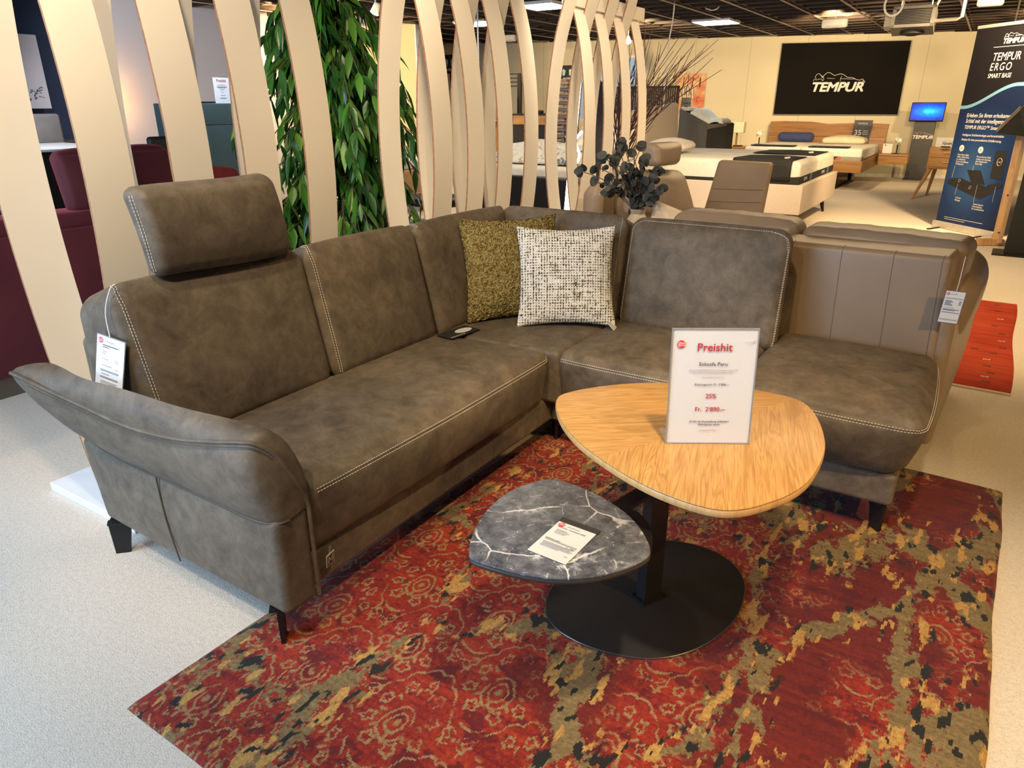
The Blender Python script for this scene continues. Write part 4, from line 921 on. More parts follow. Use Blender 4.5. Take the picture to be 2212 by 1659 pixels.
# its price card
P0 = pl(2066, 630, 1, BY-.030); k0 = pl(2068, 555, 1, BY-.008)
card('white price card hanging on the rear corner of the beige leather sofa', frame(P0, V((1, .22, -.05)), V((.10, 0, 1))), .062, .118, PAPER, [(.30, .62, .085, .002, 0), (.05, .95, .22, .0035, 0), (.08, .42, .30, .0015, 1), (.08, .5, .335, .0015, 1), (.08, .38, .37, .0015, 1), (.08, .46, .405, .0015, 1), (.08, .5, .44, .0015, 1), (.8, .92, .30, .0015, 1), (.8, .92, .335, .0015, 1), (.8, .92, .37, .0015, 1), (.8, .92, .405, .0015, 1), (.08, .6, .51, .0015, 0), (.08, .9, .57, .0015, 1), (.08, .7, .60, .0015, 1), (.08, .95, .67, .0015, 1), (.05, .95, .90, .004, 0)], [(0, 0, .002), (0, -.001, .03), (0, .02, (k0-P0).length)])
# light pillow in the corner of that sofa
cp = pl(1442, 462, 1, 3.42); o = pillow('throw_pillow', .42, .36, .13, plain('beige_linen', (.62, .50, .36), .85, var=.05), 0, 30, .05, 9)
o.matrix_world = frame(cp+V((.03, 0, -.34)), V((1, .25, -.30)), V((.2, .25, 1)))
tw2 = tag(o, 'cream pillow with small black label leaning behind the brown sofa backrest', 'pillow')
MB().b2((-.185, -.012, .325), (-.155, -.008, .345)).build('label', BLKM, o)
# relax armchair with raised back and headrest
ar = thing('relax_armchair', 'tan leather relax armchair with raised headrest, behind the eucalyptus', 'armchair', (0, 0, 0))
Y0 = 4.05
def q3(px, py, y): return pl(px, py, 1, y)
def face_box(pts, dv, r=.03, bulge=None, nm='x', mat=BEIGE, k=4, mm=8, parent=None, hook=None):
    """pts: bottom-left, bottom-right, top-right, top-left of the front; dv: depth vector away from the viewer"""
    bl, br, tr, tl = [V(p) for p in pts]; d_ = V(dv)
    cs = [[[bl, tl], [bl+d_, tl+d_]], [[br, tr], [br+d_, tr+d_]]]
    m, sf = softbox(None, None, r, bulge or {(1, -1): .02}, hook, k, mm, corners=cs); return m.build(nm, mat, parent), sf
dvec = V((-.075, -.02, 0))
# front faces look to +x and a little to the camera: the visible narrow left side is the rear edge
face_box((q3(1425, 361, 4.0), q3(1470, 356, 4.35), q3(1478, 306, 4.35), q3(1418, 310, 4.0)), V((-.12, .02, .0)), .035, {(1, -1): .015}, 'headrest', BEIGE, parent=ar)
face_box((q3(1375, 470, 3.95), q3(1512, 468, 4.40), q3(1482, 368, 4.40), q3(1385, 368, 3.95)), V((-.13, .02, 0)), .05, {(1, -1): .03}, 'backrest', BEIGE, parent=ar)
for y in (4.10, 4.25): MB().tube([q3(1440, 372, y)+V((-.06, 0, -.03)), q3(1440, 350, y)+V((-.06, 0, .03))], .007).build('headrest_bar', STEEL, ar)
a = q3(1290, 440, 4.05)
softbox((a.x-.07, 3.95, .0), (a.x+.07, 4.2, .86), .06, {(2, 1): .02}, None, 5, 6)[0].build('armrest', BEIGE, ar)
b = q3(1333, 415, 4.28)
softbox((b.x-.06, 4.2, .10), (b.x+.09, 4.5, .93), .06, {(2, 1): .02}, None, 5, 6)[0].build('wing', BEIGE, ar)
softbox((a.x-.05, 3.99, .08), (a.x+.72, 4.5, .44), .05)[0].build('seat', BEIGE, ar)
# taupe chair back further away
tc = thing('high_back_chair', 'dark taupe leather chair with a plain high back, in front of the cream bed', 'chair', (0, 0, 0))
o, sf = face_box((q3(1506, 498, 4.95), q3(1638, 500, 4.95), q3(1668, 352, 5.06), q3(1552, 346, 5.06)), V((-.01, .09, 0)), .025, {(1, -1): .012}, 'backrest', TAUPE2, parent=tc)
hx, hy, hz = [l/2 for l in sf.L]
for z in (hz*.22, -hz*.14): MB().tube(face_path(sf, [(-hx+.004, -hy, z), (hx-.004, -hy, z)]), .0032, 5).build('seam', SEAMB, o)
c_ = q3(1575, 500, 4.98); softbox((c_.x-.24, 4.98, .36), (c_.x+.22, 5.46, .46), .04)[0].build('seat', TAUPE2, tc)
for sx in (-.2, .18):
    for sy in (5.02, 5.42): MB().tube([(c_.x+sx, sy, .38), (c_.x+sx*1.1, sy, 0)], [.018, .012]).build('leg', BLK, tc)
# ------------------------------------------------------------------ eucalyptus in a vase on a small stand behind the sofa
vx = q3(1385, 470, 3.42); vb = V((-1.69, 3.42, 0)); vb.x = vx.x-.02
st = thing('plant_stand', 'slim black stand hidden behind the sofa corner, carrying the eucalyptus', 'stand', vb); MB().lathe([(.10, 0), (.10, .012), (.015, .02), (.015, .58), (.10, .585), (.10, .60)]).build('column', BLK, st)
eu = thing('eucalyptus', 'dark grey-green eucalyptus branches in a vase behind the sofa corner', 'plant', (vb.x, vb.y, .60))
MB().lathe([(.045, 0), (.075, .03), (.085, .10), (.06, .17), (.035, .21), (.042, .235), (.036, .233), (.03, .205), (.02, .2)]).build('vase', plain('stoneware', (.38, .32, .25), .5), eu)
g = random.Random(11); lm = MB(); sm = MB()
def disc(mb, c, n_, r_, asp=.8):
    n_ = V(n_).normalized(); u_ = n_.orthogonal().normalized(); u_.rotate(M.Rotation(g.uniform(0, 6.28), 3, n_)); v_ = n_.cross(u_); ps = [c+n_*.0]
    ps += [c+u_*math.cos(k*math.pi/6)*r_+v_*math.sin(k*math.pi/6)*r_*asp+n_*(.12*r_*math.cos(2*k*math.pi/6)) for k in range(12)]
    mb.add(ps, [(0, k+1, (k+1) % 12+1) for k in range(12)])
base = V((0, 0, .20)); apx = V((vb.x, vb.y, .60))
TIPS = [(1345, 308, 3.40), (1385, 318, 3.5), (1300, 335, 3.36), (1250, 368, 3.34), (1282, 392, 3.36), (1425, 412, 3.36), (1410, 385, 3.4), (1395, 340, 3.5), (1365, 330, 3.44), (1405, 435, 3.34), (1325, 350, 3.42), (1350, 360, 3.36), (1310, 415, 3.33), (1425, 370, 3.48), (1290, 360, 3.46), (1340, 330, 3.5), (1372, 372, 3.42), (1330, 395, 3.36), (1400, 400, 3.42)]
for (px, py, yy) in TIPS:
    tip = pl(px, py, 1, yy)-apx; mid_ = base.lerp(tip, .5)+V((g.uniform(-.03, .03), g.uniform(-.03, .03), .05)); path = smoothpath([V((g.uniform(-.012, .012), g.uniform(-.012, .012), .12)), base, mid_, tip], 7)
    sm.tube(path, .0022, 5)
    k0_ = int(len(path)*.42)
    for i in range(k0_, len(path)):
        for s in (-1, 1):
            if g.random() < .27:
                d_ = V((g.uniform(-1, 1), g.uniform(-1, .6), g.uniform(-.5, .8))).normalized(); disc(lm, path[i]+d_*.026, V((d_.y*.6+g.uniform(-.6, .6), -.7, g.uniform(-.5, .8))), g.uniform(.015, .028))
    disc(lm, path[-1], V((g.uniform(-.5, .5), -.8, .3)), .028)
sm.build('stem', plain('dark_stem', (.045, .030, .020), .7), eu); lm.build('foliage', EUCM, eu, smooth=80)
# ------------------------------------------------------------------ tall willow twigs in a floor vase
tv = pl(1335, 372, 1, 6.4); tv.z = 0; tg = thing('willow_twigs', 'tall brown willow twigs fanning out of a dark floor vase behind the far slats', 'twigs', tv)
MB().lathe([(.10, 0), (.14, .05), (.15, .28), (.10, .46), (.075, .52), (.085, .54), (.07, .53), (.06, .46)]).build('vase', plain('dark_vase', (.03, .022, .02), .45), tg)
tm = MB(); g = random.Random(5)
ENDS = [(1540, 125), (1552, 85), (1560, 150), (1500, 95), (1487, 80), (1470, 75), (1445, 85), (1520, 110), (1425, 115), (1405, 88), (1396, 60), (1380, 110), (1360, 90), (1340, 80), (1300, 95), (1275, 110), (1255, 128), (1480, 120), (1510, 165), (1460, 150), (1430, 170), (1530, 95), (1320, 140), (1350, 60), (1410, 60), (1455, 110), (1390, 150), (1495, 130), (1370, 140), (1440, 190), (1420, 240), (1400, 260), (1450, 205), (1470, 175), (1330, 110), (1385, 75), (1310, 120), (1345, 120), (1355, 150), (1365, 105)]
for (px, py) in ENDS:
    tip = pl(px, py, 1, 6.4+g.uniform(-.35, .35))-tv
    b0 = V((g.uniform(-.04, .04), g.uniform(-.04, .04), .35)); b1 = V((b0.x*1.5, b0.y*1.5, .75)); L_ = tip-b1
    mid_ = b1+L_*.5+V((-L_.x*.10+g.uniform(-.03, .03), g.uniform(-.04, .04), .06)); path = smoothpath([b0, b1, mid_, tip], 7); n_ = len(path)
    tm.tube(path, [.0075*(1-.75*i/n_) for i in range(n_)], 5)
    for k in range(3):
        i = g.randrange(n_//2, n_-3); d_ = (path[i+2]-path[i]).normalized(); e_ = path[i]+(d_+V((g.uniform(-.5, .5), g.uniform(-.4, .4), g.uniform(0, .5)))).normalized()*g.uniform(.12, .35)
        tm.tube(smoothpath([path[i], path[i].lerp(e_, .5)+V((0, 0, -.01)), e_], 3), [.004, .0037, .0034, .003, .0025, .002, .0015], 4)
tm.build('twigs', TWIGM, tg)
# ------------------------------------------------------------------ artificial ficus behind the first divider
fx = V((-3.80, 3.42, 0)); fi = thing('ficus_tree', 'leafy green ficus tree in a black pot behind the white slats', 'tree', fx)
MB().lathe([(.13, 0), (.19, .30), (.20, .32), (.18, .32), (.17, .28), (.01, .27)]).build('pot', POT, fi)
trk = MB(); g = random.Random(21)
trunk = smoothpath([(0, 0, .25), (.05, .02, .6), (-.02, .05, 1.0), (.03, .0, 1.4), (0, .02, 1.75), (.0, .0, 2.0)], 6); trk.tube(trunk, [.022-.012*i/len(trunk) for i in range(len(trunk))], 8)
trunk2 = smoothpath([(.03, .02, .27), (.12, .08, .6), (.08, .10, 1.0), (.16, .02, 1.4)], 6); trk.tube(trunk2, .014, 6)
lf_ = MB()
def leaf(mb, p, d, L_, w_):
    d = V(d).normalized(); sd = d.cross(V((0, 0, 1))); sd = sd.normalized() if sd.length > .05 else d.orthogonal().normalized(); sd.rotate(M.Rotation(g.uniform(-.9, .9), 3, d)); nn_ = sd.cross(d)
    rows = [(0, 0), (.18, .62), (.42, 1), (.68, .78), (.88, .34), (1, 0)]; vs = []
    for t, k in rows:
        c = p+d*L_*t-V((0, 0, 1))*L_*.30*t*t; 
        vs += [c-sd*w_*k*.5+nn_*w_*.16*k, c-nn_*0, c+sd*w_*k*.5+nn_*w_*.16*k]
    fs = []
    for i in range(5): a_ = i*3; fs += [(a_, a_+1, a_+4, a_+3), (a_+1, a_+2, a_+5, a_+4)]
    mb.add(vs, fs)
def branch(p0, p1, nl, droop=.25):
    mid_ = p0.lerp(p1, .5)+V((0, 0, droop*.5)); path = smoothpath([p0, mid_, p1], 8); trk.tube(path, [.006-.004*i/len(path) for i in range(len(path))], 5)
    for i in range(nl):
        k = g.uniform(.25, 1)*(len(path)-1); j = int(k); a_ = path[j]; b_ = path[min(j+1, len(path)-1)]; p = a_.lerp(b_, k-j); t = (b_-a_).normalized() if (b_-a_).length > 1e-6 else V((0, 0, -1))
        d_ = t*.45+V((g.uniform(-1, 1), g.uniform(-1, 1), g.uniform(-1.2, .15)))*.75+V((0, 0, -.35)); leaf(lf_, p, d_, g.uniform(.10, .175), g.uniform(.034, .054))
for i in range(190):
    z0 = g.uniform(.42, 2.0); ang = g.uniform(0, 6.283)
    rad = (.62 if z0 < 1.5 else .50-.25*max(0, (z0-1.5)))*g.uniform(.4, 1.08)
    p0 = V((g.uniform(-.02, .06), g.uniform(-.02, .06), z0)); p1 = V((rad*math.cos(ang), rad*math.sin(ang), max(.34, z0-g.uniform(.02, .42))))
    branch(p0, p1, 17)
for (dx, dy, z0, z1) in ((-.05, -.02, 2.0, 2.18), (.10, .05, 2.0, 2.2), (.02, .1, 2.0, 2.24), (-.12, -.06, 1.9, 2.10)): branch(V((0, 0, z0)), V((dx*1.6, dy*1.6, z1-.1)), 16)
for (px, py, yy) in ((875, 190, 3.75), (890, 225, 3.78), (885, 255, 3.75), (870, 300, 3.72), (580, 60, 3.35), (600, 45, 3.4), (570, 90, 3.32), (620, 75, 3.36)):
    t_ = pl(px, py, 1, yy)-fx; branch(V((0, 0, min(2.0, t_.z+.25))), t_, 16, .3); branch(V((0, .05, min(1.9, t_.z+.15))), t_+V((-.05, .05, -.1)), 14, .3)
trk.build('trunk', BARK, fi); lf_.build('foliage', LEAF, fi, smooth=80)
# ------------------------------------------------------------------ big wall board
def onwall(name, label, cat, t0, z0, group=None): return thing(name, label, cat, W0+wd*t0+V((0, 0, z0)), WA, group)
def tempur(parent, cx, z, hgt, y, mt, fig=True):
    """bold slanted word with the reclining outline above it"""
    m = MB(); text_mb(m, [('TEMPUR', cx, z, hgt*1.37, 'CENTER', .040, .20, .98, 1.13)], y); m.build('lettering', mt, parent, smooth=0)
    if not fig: return
    s = hgt/125.; k = lambda pts: smoothpath([(cx+(x-1055)*s, y, z+(680-yy)*s) for x, yy in pts], 5)
    f = MB(); r_ = 3.4*s
    f.tube(k([(850, 485), (870, 455), (905, 430), (950, 440), (1000, 468), (1040, 458), (1085, 448), (1130, 465), (1180, 495), (1250, 502), (1300, 525), (1350, 533), (1375, 520), (1393, 530), (1390, 545)]), r_, 5)
    f.tube(k([(1090, 512), (1150, 514), (1220, 518), (1280, 518)]), r_*.8, 5); f.tube(k([(1098, 478), (1088, 512), (1088, 545)]), r_*.7, 5); f.tube(k([(905, 503), (960, 508), (1010, 508)]), r_*.7, 5)
    f.tube(k([(760, 510), (745, 485), (765, 450), (795, 445), (820, 470), (850, 480), (840, 490), (825, 475)]), r_*.9, 5); f.tube(k([(728, 545), (735, 518), (770, 525), (800, 515), (840, 520), (845, 540)]), r_*.8, 5); f.tube(k([(830, 495), (858, 500), (862, 525), (845, 540)]), r_*.9, 5)
    f.build('figure_outline', mt, parent, smooth=80)
bd = onwall('wall_board', 'large black wall board with white brand lettering on the cream back wall', 'sign', 2.66, 1.15)
BW, BH = 2.23, 1.265
MB().b2((0, -.045, 0), (BW, -.004, BH)).build('panel', plain('board_black', (.007, .006, .005), .8, var=.05, scale=3, spec=.12), bd)
m = MB()
for a, b in (((-.012, -.048, -.012), (BW+.012, 0, 0)), ((-.012, -.048, BH), (BW+.012, 0, BH+.012)), ((-.012, -.048, 0), (0, 0, BH)), ((BW, -.048, 0), (BW+.012, 0, BH))): m.b2(a, b)
m.build('frame', plain('dull_aluminium', (.22, .21, .19), .6, .3), bd)
tempur(bd, BW*.487, .415, .165, -.047, WTXT)
m = MB(); text_mb(m, [('\u00ae', BW*.487+.46, .555, .06)], -.047); m.build('lettering', WTXT, bd, smooth=0)
# ------------------------------------------------------------------ picture on the wall (plain abstract canvas)
pc = onwall('wall_picture', 'warm orange abstract canvas with thin dark stick figures, above the pillow display', 'picture', .70, 1.15)
def canvas():
    m = Mat('painted_canvas', (.7, .4, .25), .7); v = m.co(); n = E(m.noise(v, 5, 3, .6, .8)); m.color(m.ramp(n, [(.30, (.62, .13, .07)), (.45, (.72, .30, .16)), (.58, (.78, .55, .30)), (.72, (.80, .68, .45))])); return m.m
PWD, PHT = .60, .76
MB().b2((0, -.035, 0), (PWD, 0, PHT)).build('canvas', canvas(), pc)
m, m2 = MB(), MB()
for (x, s) in ((.15, 1.0), (.24, 1.04), (.33, 1.0)):
    m.tube(smoothpath([(x, -.037, .10), (x+.01, -.037, .3), (x-.005, -.037, .44), (x+.01, -.037, .56*s), (x+.02, -.037, .68*s)], 4), .006, 5); m.tube(smoothpath([(x+.01, -.037, .54), (x-.035, -.037, .44), (x+.0, -.037, .36)], 4), .0045, 5); m.tube(smoothpath([(x+.012, -.037, .54), (x+.05, -.037, .46), (x+.04, -.037, .34)], 4), .0045, 5)
    m.tube([(x+.02+.016*math.cos(a*.9), -.037, .685*s+.014*math.sin(a*.9)) for a in range(8)], .004, 4)
    m2.quad((x-.03, -.0365, .30), (x+.05, -.0365, .30), (x+.045, -.0365, .52), (x-.02, -.0365, .52))
m2.build('pale_figures', plain('pale_paint', (.78, .68, .50), .7), pc, smooth=0); m.build('figure_lines', BLKM, pc)
m = MB(); m.quad((.475, -.0365, .50), (.502, -.0365, .51), (.50, -.0365, .68), (.475, -.0365, .68)); m.build('dark_stroke', plain('dark_paint', (.09, .04, .03), .7), pc, smooth=0)
m = MB(); m.tube([(.47+.03*math.cos(a*.6), -.037, .28+.05*math.sin(a*.6)) for a in range(10)], .005, 4); m.build('figure_lines', plain('red_paint', (.35, .06, .04), .7), pc)
# ------------------------------------------------------------------ pillow display stand
ds = pl(1527, 290, 1, 11.0); ang = BR; dsb = V((ds.x, ds.y, 0))
dp = thing('display_stand', 'anthracite pillow display stand with sloping top and black open front', 'display stand', dsb, ang)
x0_, x1_ = -.46, .24; zt0, zt1 = 1.275, 1.055
m = MB(); m.add([(x0_, -.0, 0), (0, -.0, 0), (0, -.0, zt1), (x0_, -.0, zt0), (x0_, .55, 0), (0, .55, 0), (0, .55, zt1), (x0_, .55, zt0)], [(0, 1, 2, 3), (7, 6, 5, 4), (0, 4, 5, 1), (1, 5, 6, 2), (2, 6, 7, 3), (3, 7, 4, 0)]); m.build('body', plain('display_grey', (.095, .09, .085), .5), dp, smooth=0)
m = MB(); m.add([(.002, .0, .02), (x1_, .16, .02), (x1_, .16, zt1+.005), (.002, .0, zt1-.05), (.002, .55, .02), (x1_, .55, .02), (x1_, .55, zt1+.005), (.002, .55, zt1-.05)], [(0, 1, 2, 3), (7, 6, 5, 4), (0, 4, 5, 1), (1, 5, 6, 2), (2, 6, 7, 3), (3, 7, 4, 0)]); m.build('compartment', BLKM, dp, smooth=0)
m = MB(); m.add([(0, -.004, zt1-.07), (x1_, .155, zt1-.02), (x1_, .155, zt1+.02), (0, -.004, zt1), (0, .5, zt1-.07), (x1_, .5, zt1-.02), (x1_, .5, zt1+.02), (0, .5, zt1)], [(0, 1, 2, 3), (7, 6, 5, 4), (0, 4, 5, 1), (1, 5, 6, 2), (2, 6, 7, 3), (3, 7, 4, 0)]); m.build('front_edge', plain('display_edge', (.10, .085, .07), .5), dp, smooth=0)
# contour pillow lying on it
cs_ = []
pil = thing('contour_pillow', 'white wavy contour pillow on the sloping display stand', 'pillow', dsb, ang)
m = MB()
def contour(u, v):
    x = -.30+.50*u; y = .04+.46*v; z = zt1-.02+(-x)*(.48 if x < 0 else .0)*1.0
    h = .115+.045*math.sin(u*math.pi*2.2-.6)
    return (x, y, max(z, zt1)+h)
vs = []; nu, nv = 20, 10
for s in (1, 0):
    for j in range(nv+1):
        for i in range(nu+1):
            p = contour(i/nu, j/nv); zb = max(zt1-.0+max(0, -p[0])*.478, zt1)+.004+(.03*math.sin(math.pi*max(0, p[0])/.2) if p[0] > 0 else 0); e = min(1, min(i, nu-i)/2.)*min(1, min(j, nv-j)/1.)
            vs.append((p[0], p[1], zb+(p[2]-zb)*(max(.15, e)**.5) if s else zb))
o_ = (nu+1)*(nv+1); f = []
for j in range(nv):
    for i in range(nu):
        q = (j*(nu+1)+i, j*(nu+1)+i+1, (j+1)*(nu+1)+i+1, (j+1)*(nu+1)+i); f += [q, tuple(o_+k for k in q[::-1])]
for i in range(nu): f += [(i, i+1, o_+i+1, o_+i), (nv*(nu+1)+i, nv*(nu+1)+i+1, o_+nv*(nu+1)+i+1, o_+nv*(nu+1)+i)]
for j in range(nv): f += [(j*(nu+1), (j+1)*(nu+1), o_+(j+1)*(nu+1), o_+j*(nu+1)), (j*(nu+1)+nu, (j+1)*(nu+1)+nu, o_+(j+1)*(nu+1)+nu, o_+j*(nu+1)+nu)]
m.add(vs, f); m.build('cover', plain('white_green_ticking', (.80, .86, .80), .7, var=.08, scale=14, bump=.3, bscale=60), pil, smooth=60)
sp3 = thing('sample_pad', 'small cream foam sample at the top of the sloping display stand', 'pillow sample', dsb, ang); MB().rb((-.44, .05, zt0-.035), (-.32, .4, zt0+.02), .02).build('foam', MATT, sp3)
p_ = pl(1484, 209, 1, 11.45); sg2 = thing('small_sign', 'small grey standing sign in front of the orange canvas', 'sign', (p_.x, p_.y, 1.30), BR)
MB().b2((-.075, -.004, .0), (.075, 0, .135)).build('panel', plain('grey_card', (.36, .36, .35), .5), sg2); m = MB(); text_mb(m, [('TEMPUR', 0, .035, .038, 'CENTER', .02, .2, .95)], -.006); m.build('lettering', INK, sg2, smooth=0); MB().b2((-.01, -.01, -.03), (.01, .06, .01)).build('foot', GREYM, sg2)
# ------------------------------------------------------------------ wooden double bed
B2 = V((-4.02, 12.92, 0)); b2 = thing('wooden_bed', 'rustic oak double bed with two white mattresses under the black wall board', 'bed', B2, BR)
def sb(a, b, nm, mat, par, r=.02, bul=None, k=3, m_=6, hook=None): return softbox(a, b, r, bul, hook, k, m_)[0].build(nm, mat, par)
MB().rb((.02, .02, .285), (1.98, 2.12, .47), .006).build('bed_frame', OAKD, b2)
MB().rb((-.06, 2.14, .30), (2.04, 2.21, .76), .012).build('headboard_plank', OAKD, b2)
m = MB(); out = [(-.06, .765), (2.04, .765), (2.05, .995), (1.6, 1.01), (1.0, .985), (.7, 1.02), (.2, 1.03), (-.05, 1.02)]
m.add([(x, 2.14, z) for x, z in out]+[(x, 2.21, z) for x, z in out], [tuple(range(8)), tuple(range(15, 7, -1))]+[(i, (i+1) % 8, 8+(i+1) % 8, 8+i) for i in range(8)]); m.build('headboard_plank', OAKD, b2, smooth=0)
m = MB(); m.b2((.35, .25, 0), (.42, 1.9, .012)); m.b2((1.55, .25, 0), (1.62, 1.9, .012))
for y in (.3, 1.8):
    for x in (.36, 1.56): m.box((x+.02, y, .15), (.06, .02, .28), M.Rotation(R(25), 3, 'X'))
m.b2((.35, .25, .0), (1.62, .33, .014)); m.build('sled_base', BLK, b2)
mt1 = sb((.06, .06, .47), (.985, 2.12, .655), 'mattress', MATT, b2, .035, {(2, 1): .01}); mt2 = sb((1.0, .06, .47), (1.95, 2.12, .655), 'mattress', MATT, b2, .035, {(2, 1): .01})
for mt_, x0, x1 in ((mt1, .06, .985), (mt2, 1.0, 1.95)):
    MB().rb((x0-.002, .056, .468), (x1+.002, .30, .535), .006).build('side_band', BLKM if x0 < .5 else plain('grey_band', (.30, .28, .27), .8), mt_)
m = MB(); m.b2((1.30, .05, .49), (1.62, .053, .535)); m.build('label', BLKM, mt2); m = MB(); text_mb(m, [('TEMPUR', 1.43, .503, .03, 'CENTER', .02, .2)], .047); m.build('lettering', WTXT, mt2, smooth=0); m = MB(); m.quad((1.55, .049, .492), (1.62, .049, .492), (1.66, .049, .53), (1.60, .049, .53)); m.build('red_stripe', plain('stripe_red', (.55, .12, .06), .6), mt2, smooth=0)
MB().rb((.56, -.16, .33), (1.05, .03, .36), .004).build('bench_board', OAKD, b2); MB().b2((.75, -.05, .2), (.85, .02, .34)).build('bench_block', OAKD, b2)
for (x0, x1, lb) in ((.15, .86, 'narrow black protective mat across the left mattress of the oak bed'), (1.10, 1.72, 'narrow black protective mat across the right mattress of the oak bed')):
    mm_ = MB().rb((x0, .10, .664), (x1, .42, .676), .004).build('mat', BLKM, None, loc=B2, rotz=BR); tag(mm_, lb, 'mat')
o = sb((-.33, -.09, 0), (.33, .09, .17), 'bolster_pillow', NAVYP, None, .083, {}, 6); o.location = B2+bx_*.52+by_*1.85+V((0, 0, .668)); o.rotation_euler.z = BR; tag(o, 'dark blue bolster pillow on the left side of the oak bed', 'pillow')
o = sb((-.36, -.22, 0), (.36, .22, .09), 'pillow', plain('ivory_pillow', (.66, .58, .42), .8), None, .044, {(2, 1): .055}, 5); o.location = B2+bx_*1.42+by_*1.70+V((0, 0, .668)); o.rotation_euler.z = BR; tag(o, 'ivory pillow on the right side of the oak bed', 'pillow')
sc3 = thing('advertising_cloth', 'dark grey advertising sheet with the number 35 draped over the oak headboard', 'sign', B2+bx_*1.60+by_*2.08, BR)
m = MB(); m.sheet(lambda u, v: (-.155+.31*u+.03*v, [.05, .045, .03, .0, .0][int(v*4)] if v < .99 else .02, .60+.46*v), 4, 8); m.build('cloth', plain('navy_grey_cloth', (.055, .062, .08), .6, var=.3, scale=5), sc3)
m = MB(); text_mb(m, [('35', -.04, .80, .13, 'CENTER', .012), ('TEMPUR', .02, .985, .045, 'CENTER', .02, .2)], -.012); m.build('lettering', SILV, sc3, smooth=0)
m = MB()
for k in range(3): m.b2((.04, -.011, .81+.03*k), (.13, -.009, .818+.03*k))
m.b2((-.13, -.011, .74), (.13, -.009, .75)); m.b2((-.12, -.011, .70), (.11, -.009, .71)); m.build('print', SILV, sc3, smooth=0)
# floating night table and lamps
def xy(px, py, z): return fl(px, py, z)
nt = pl(1928, 345, 1, 14.6); n1 = thing('night_table', 'oak hanging night table to the right of the oak bed', 'night table', (nt.x, nt.y, 0), BR)
hw_ = (pl(1960, 345, 1, 14.6)-pl(1896, 345, 1, 14.6)).length/2; ztop, zbot = pl(1928, 333, 1, 14.6).z, pl(1928, 355, 1, 14.6).z
MB().rb((-hw_, 0, zbot), (hw_, .42, ztop), .008).build('drawer_box', OAKD, n1); MB().b2((-hw_+.01, -.004, ztop-.035), (hw_-.01, .0, ztop-.028)).build('drawer_gap', BLKM, n1); MB().b2((-hw_-.25, .34, zbot+.03), (-hw_+.01, .38, zbot+.07)).build('bracket', OAKD, n1)
def pix_lamp(px, py0, py1, Y, label, zb):
    q = pl(px, py1, 1, Y); t = thing('glass_ornament', label, 'ornament', (q.x, q.y, zb), BR, 'small night lamps with glass flower heads'); h_ = pl(px, py0, 1, Y).z-zb; h_ = max(h_, .2)
    MB().b2((-.05, -.05, 0), (.05, .05, .012)).build('base', BLK, t); MB().tube([(0, 0, .01), (0, 0, h_*.62)], .010).build('stem', BLK, t); g = random.Random(3)
    m = MB()
    for k in range(12):
        a_ = k*2.4; c = V((.05*math.cos(a_), .05*math.sin(a_), h_*.72+.055*((k % 4)/3-.3)+.03)); disc(m, c, V((math.cos(a_), math.sin(a_), .3)), .032)
    m.build('glass_flower', plain('frosted_glass', (.62, .66, .60), .2), t)
pix_lamp(1936, 300, 330, 14.7, 'glass flower night lamp on the hanging night table right of the oak bed', ztop)
q = pl(1915, 331, 1, 14.66); c1 = thing('info_card', 'small white card standing on the hanging night table', 'card', (q.x, q.y, ztop), BR); MB().b2((-.075, -.004, 0), (.075, 0, .17)).build('paper', PAPER, c1); MB().b2((-.08, -.03, 0), (.12, .04, .006)).build('foot', BLK, c1); MB().b2((-.05, -.006, .135), (-.03, -.004, .155)).build('print', INK, c1)
nl = pl(1588, 325, 1, 13.6); ztl = pl(1588, 316, 1, 13.6).z
n2 = thing('night_table', 'oak night table under the square table lamp, left of the oak bed', 'night table', (nl.x, nl.y, 0), BR); wl = (pl(1618, 318, 1, 13.6)-pl(1552, 318, 1, 13.6)).length/2
MB().rb((-wl, -.1, ztl-.04), (wl, .35, ztl), .006).build('top', OAKD, n2); MB().rb((-wl+.02, -.08, ztl-.2), (wl-.02, .33, ztl-.042), .006).build('drawer_box', OAKD, n2); MB().b2((-.1, .2, 0), (.1, .3, ztl-.2)).build('support', BLK, n2)
tl2 = thing('table_lamp', 'table lamp with square cream shade on the oak night table', 'lamp', (nl.x, nl.y, ztl), BR); k_ = (pl(1601, 290, 1, 13.6)-pl(1570, 290, 1, 13.6)).length/2; zs_ = pl(1588, 287, 1, 13.6).z-ztl; ze_ = pl(1588, 263, 1, 13.6).z-ztl
MB().b2((-k_*.8, -.07, 0), (k_*.8, .07, .02)).build('base', BLK, tl2); MB().b2((-.015, -.015, .02), (.015, .015, zs_+.05)).build('stem', BRASS, tl2); MB().rb((-k_, -k_*.6, zs_), (k_, k_*.6, ze_), .01).build('lamp_shade', SHADE, tl2)
q = pl(1580, 316, 1, 13.5); o = softbox((-.03, -.02, 0), (.03, .02, .035), .014)[0].build('price_tag', plain('yellow_tag', (.75, .52, .05), .5)); o.location = (q.x, q.y, ztl); tag(o, 'small yellow tag at the foot of the square table lamp', 'tag')
pix_lamp(1638, 292, 318, 13.65, 'glass flower night lamp left of the oak bed', pl(1640, 312, 1, 13.7).z)
sl = pl(1640, 314, 1, 13.7); n3 = thing('night_table', 'narrow oak shelf under the glass flower lamp left of the oak bed', 'night table', (sl.x, sl.y, 0), BR); MB().rb((-.14, -.06, sl.z+.0), (-.02, .25, pl(1640, 312, 1, 13.7).z), .004).build('top', OAKD, n3); MB().b2((-.12, .1, 0), (-.06, .2, sl.z)).build('support', BLK, n3)
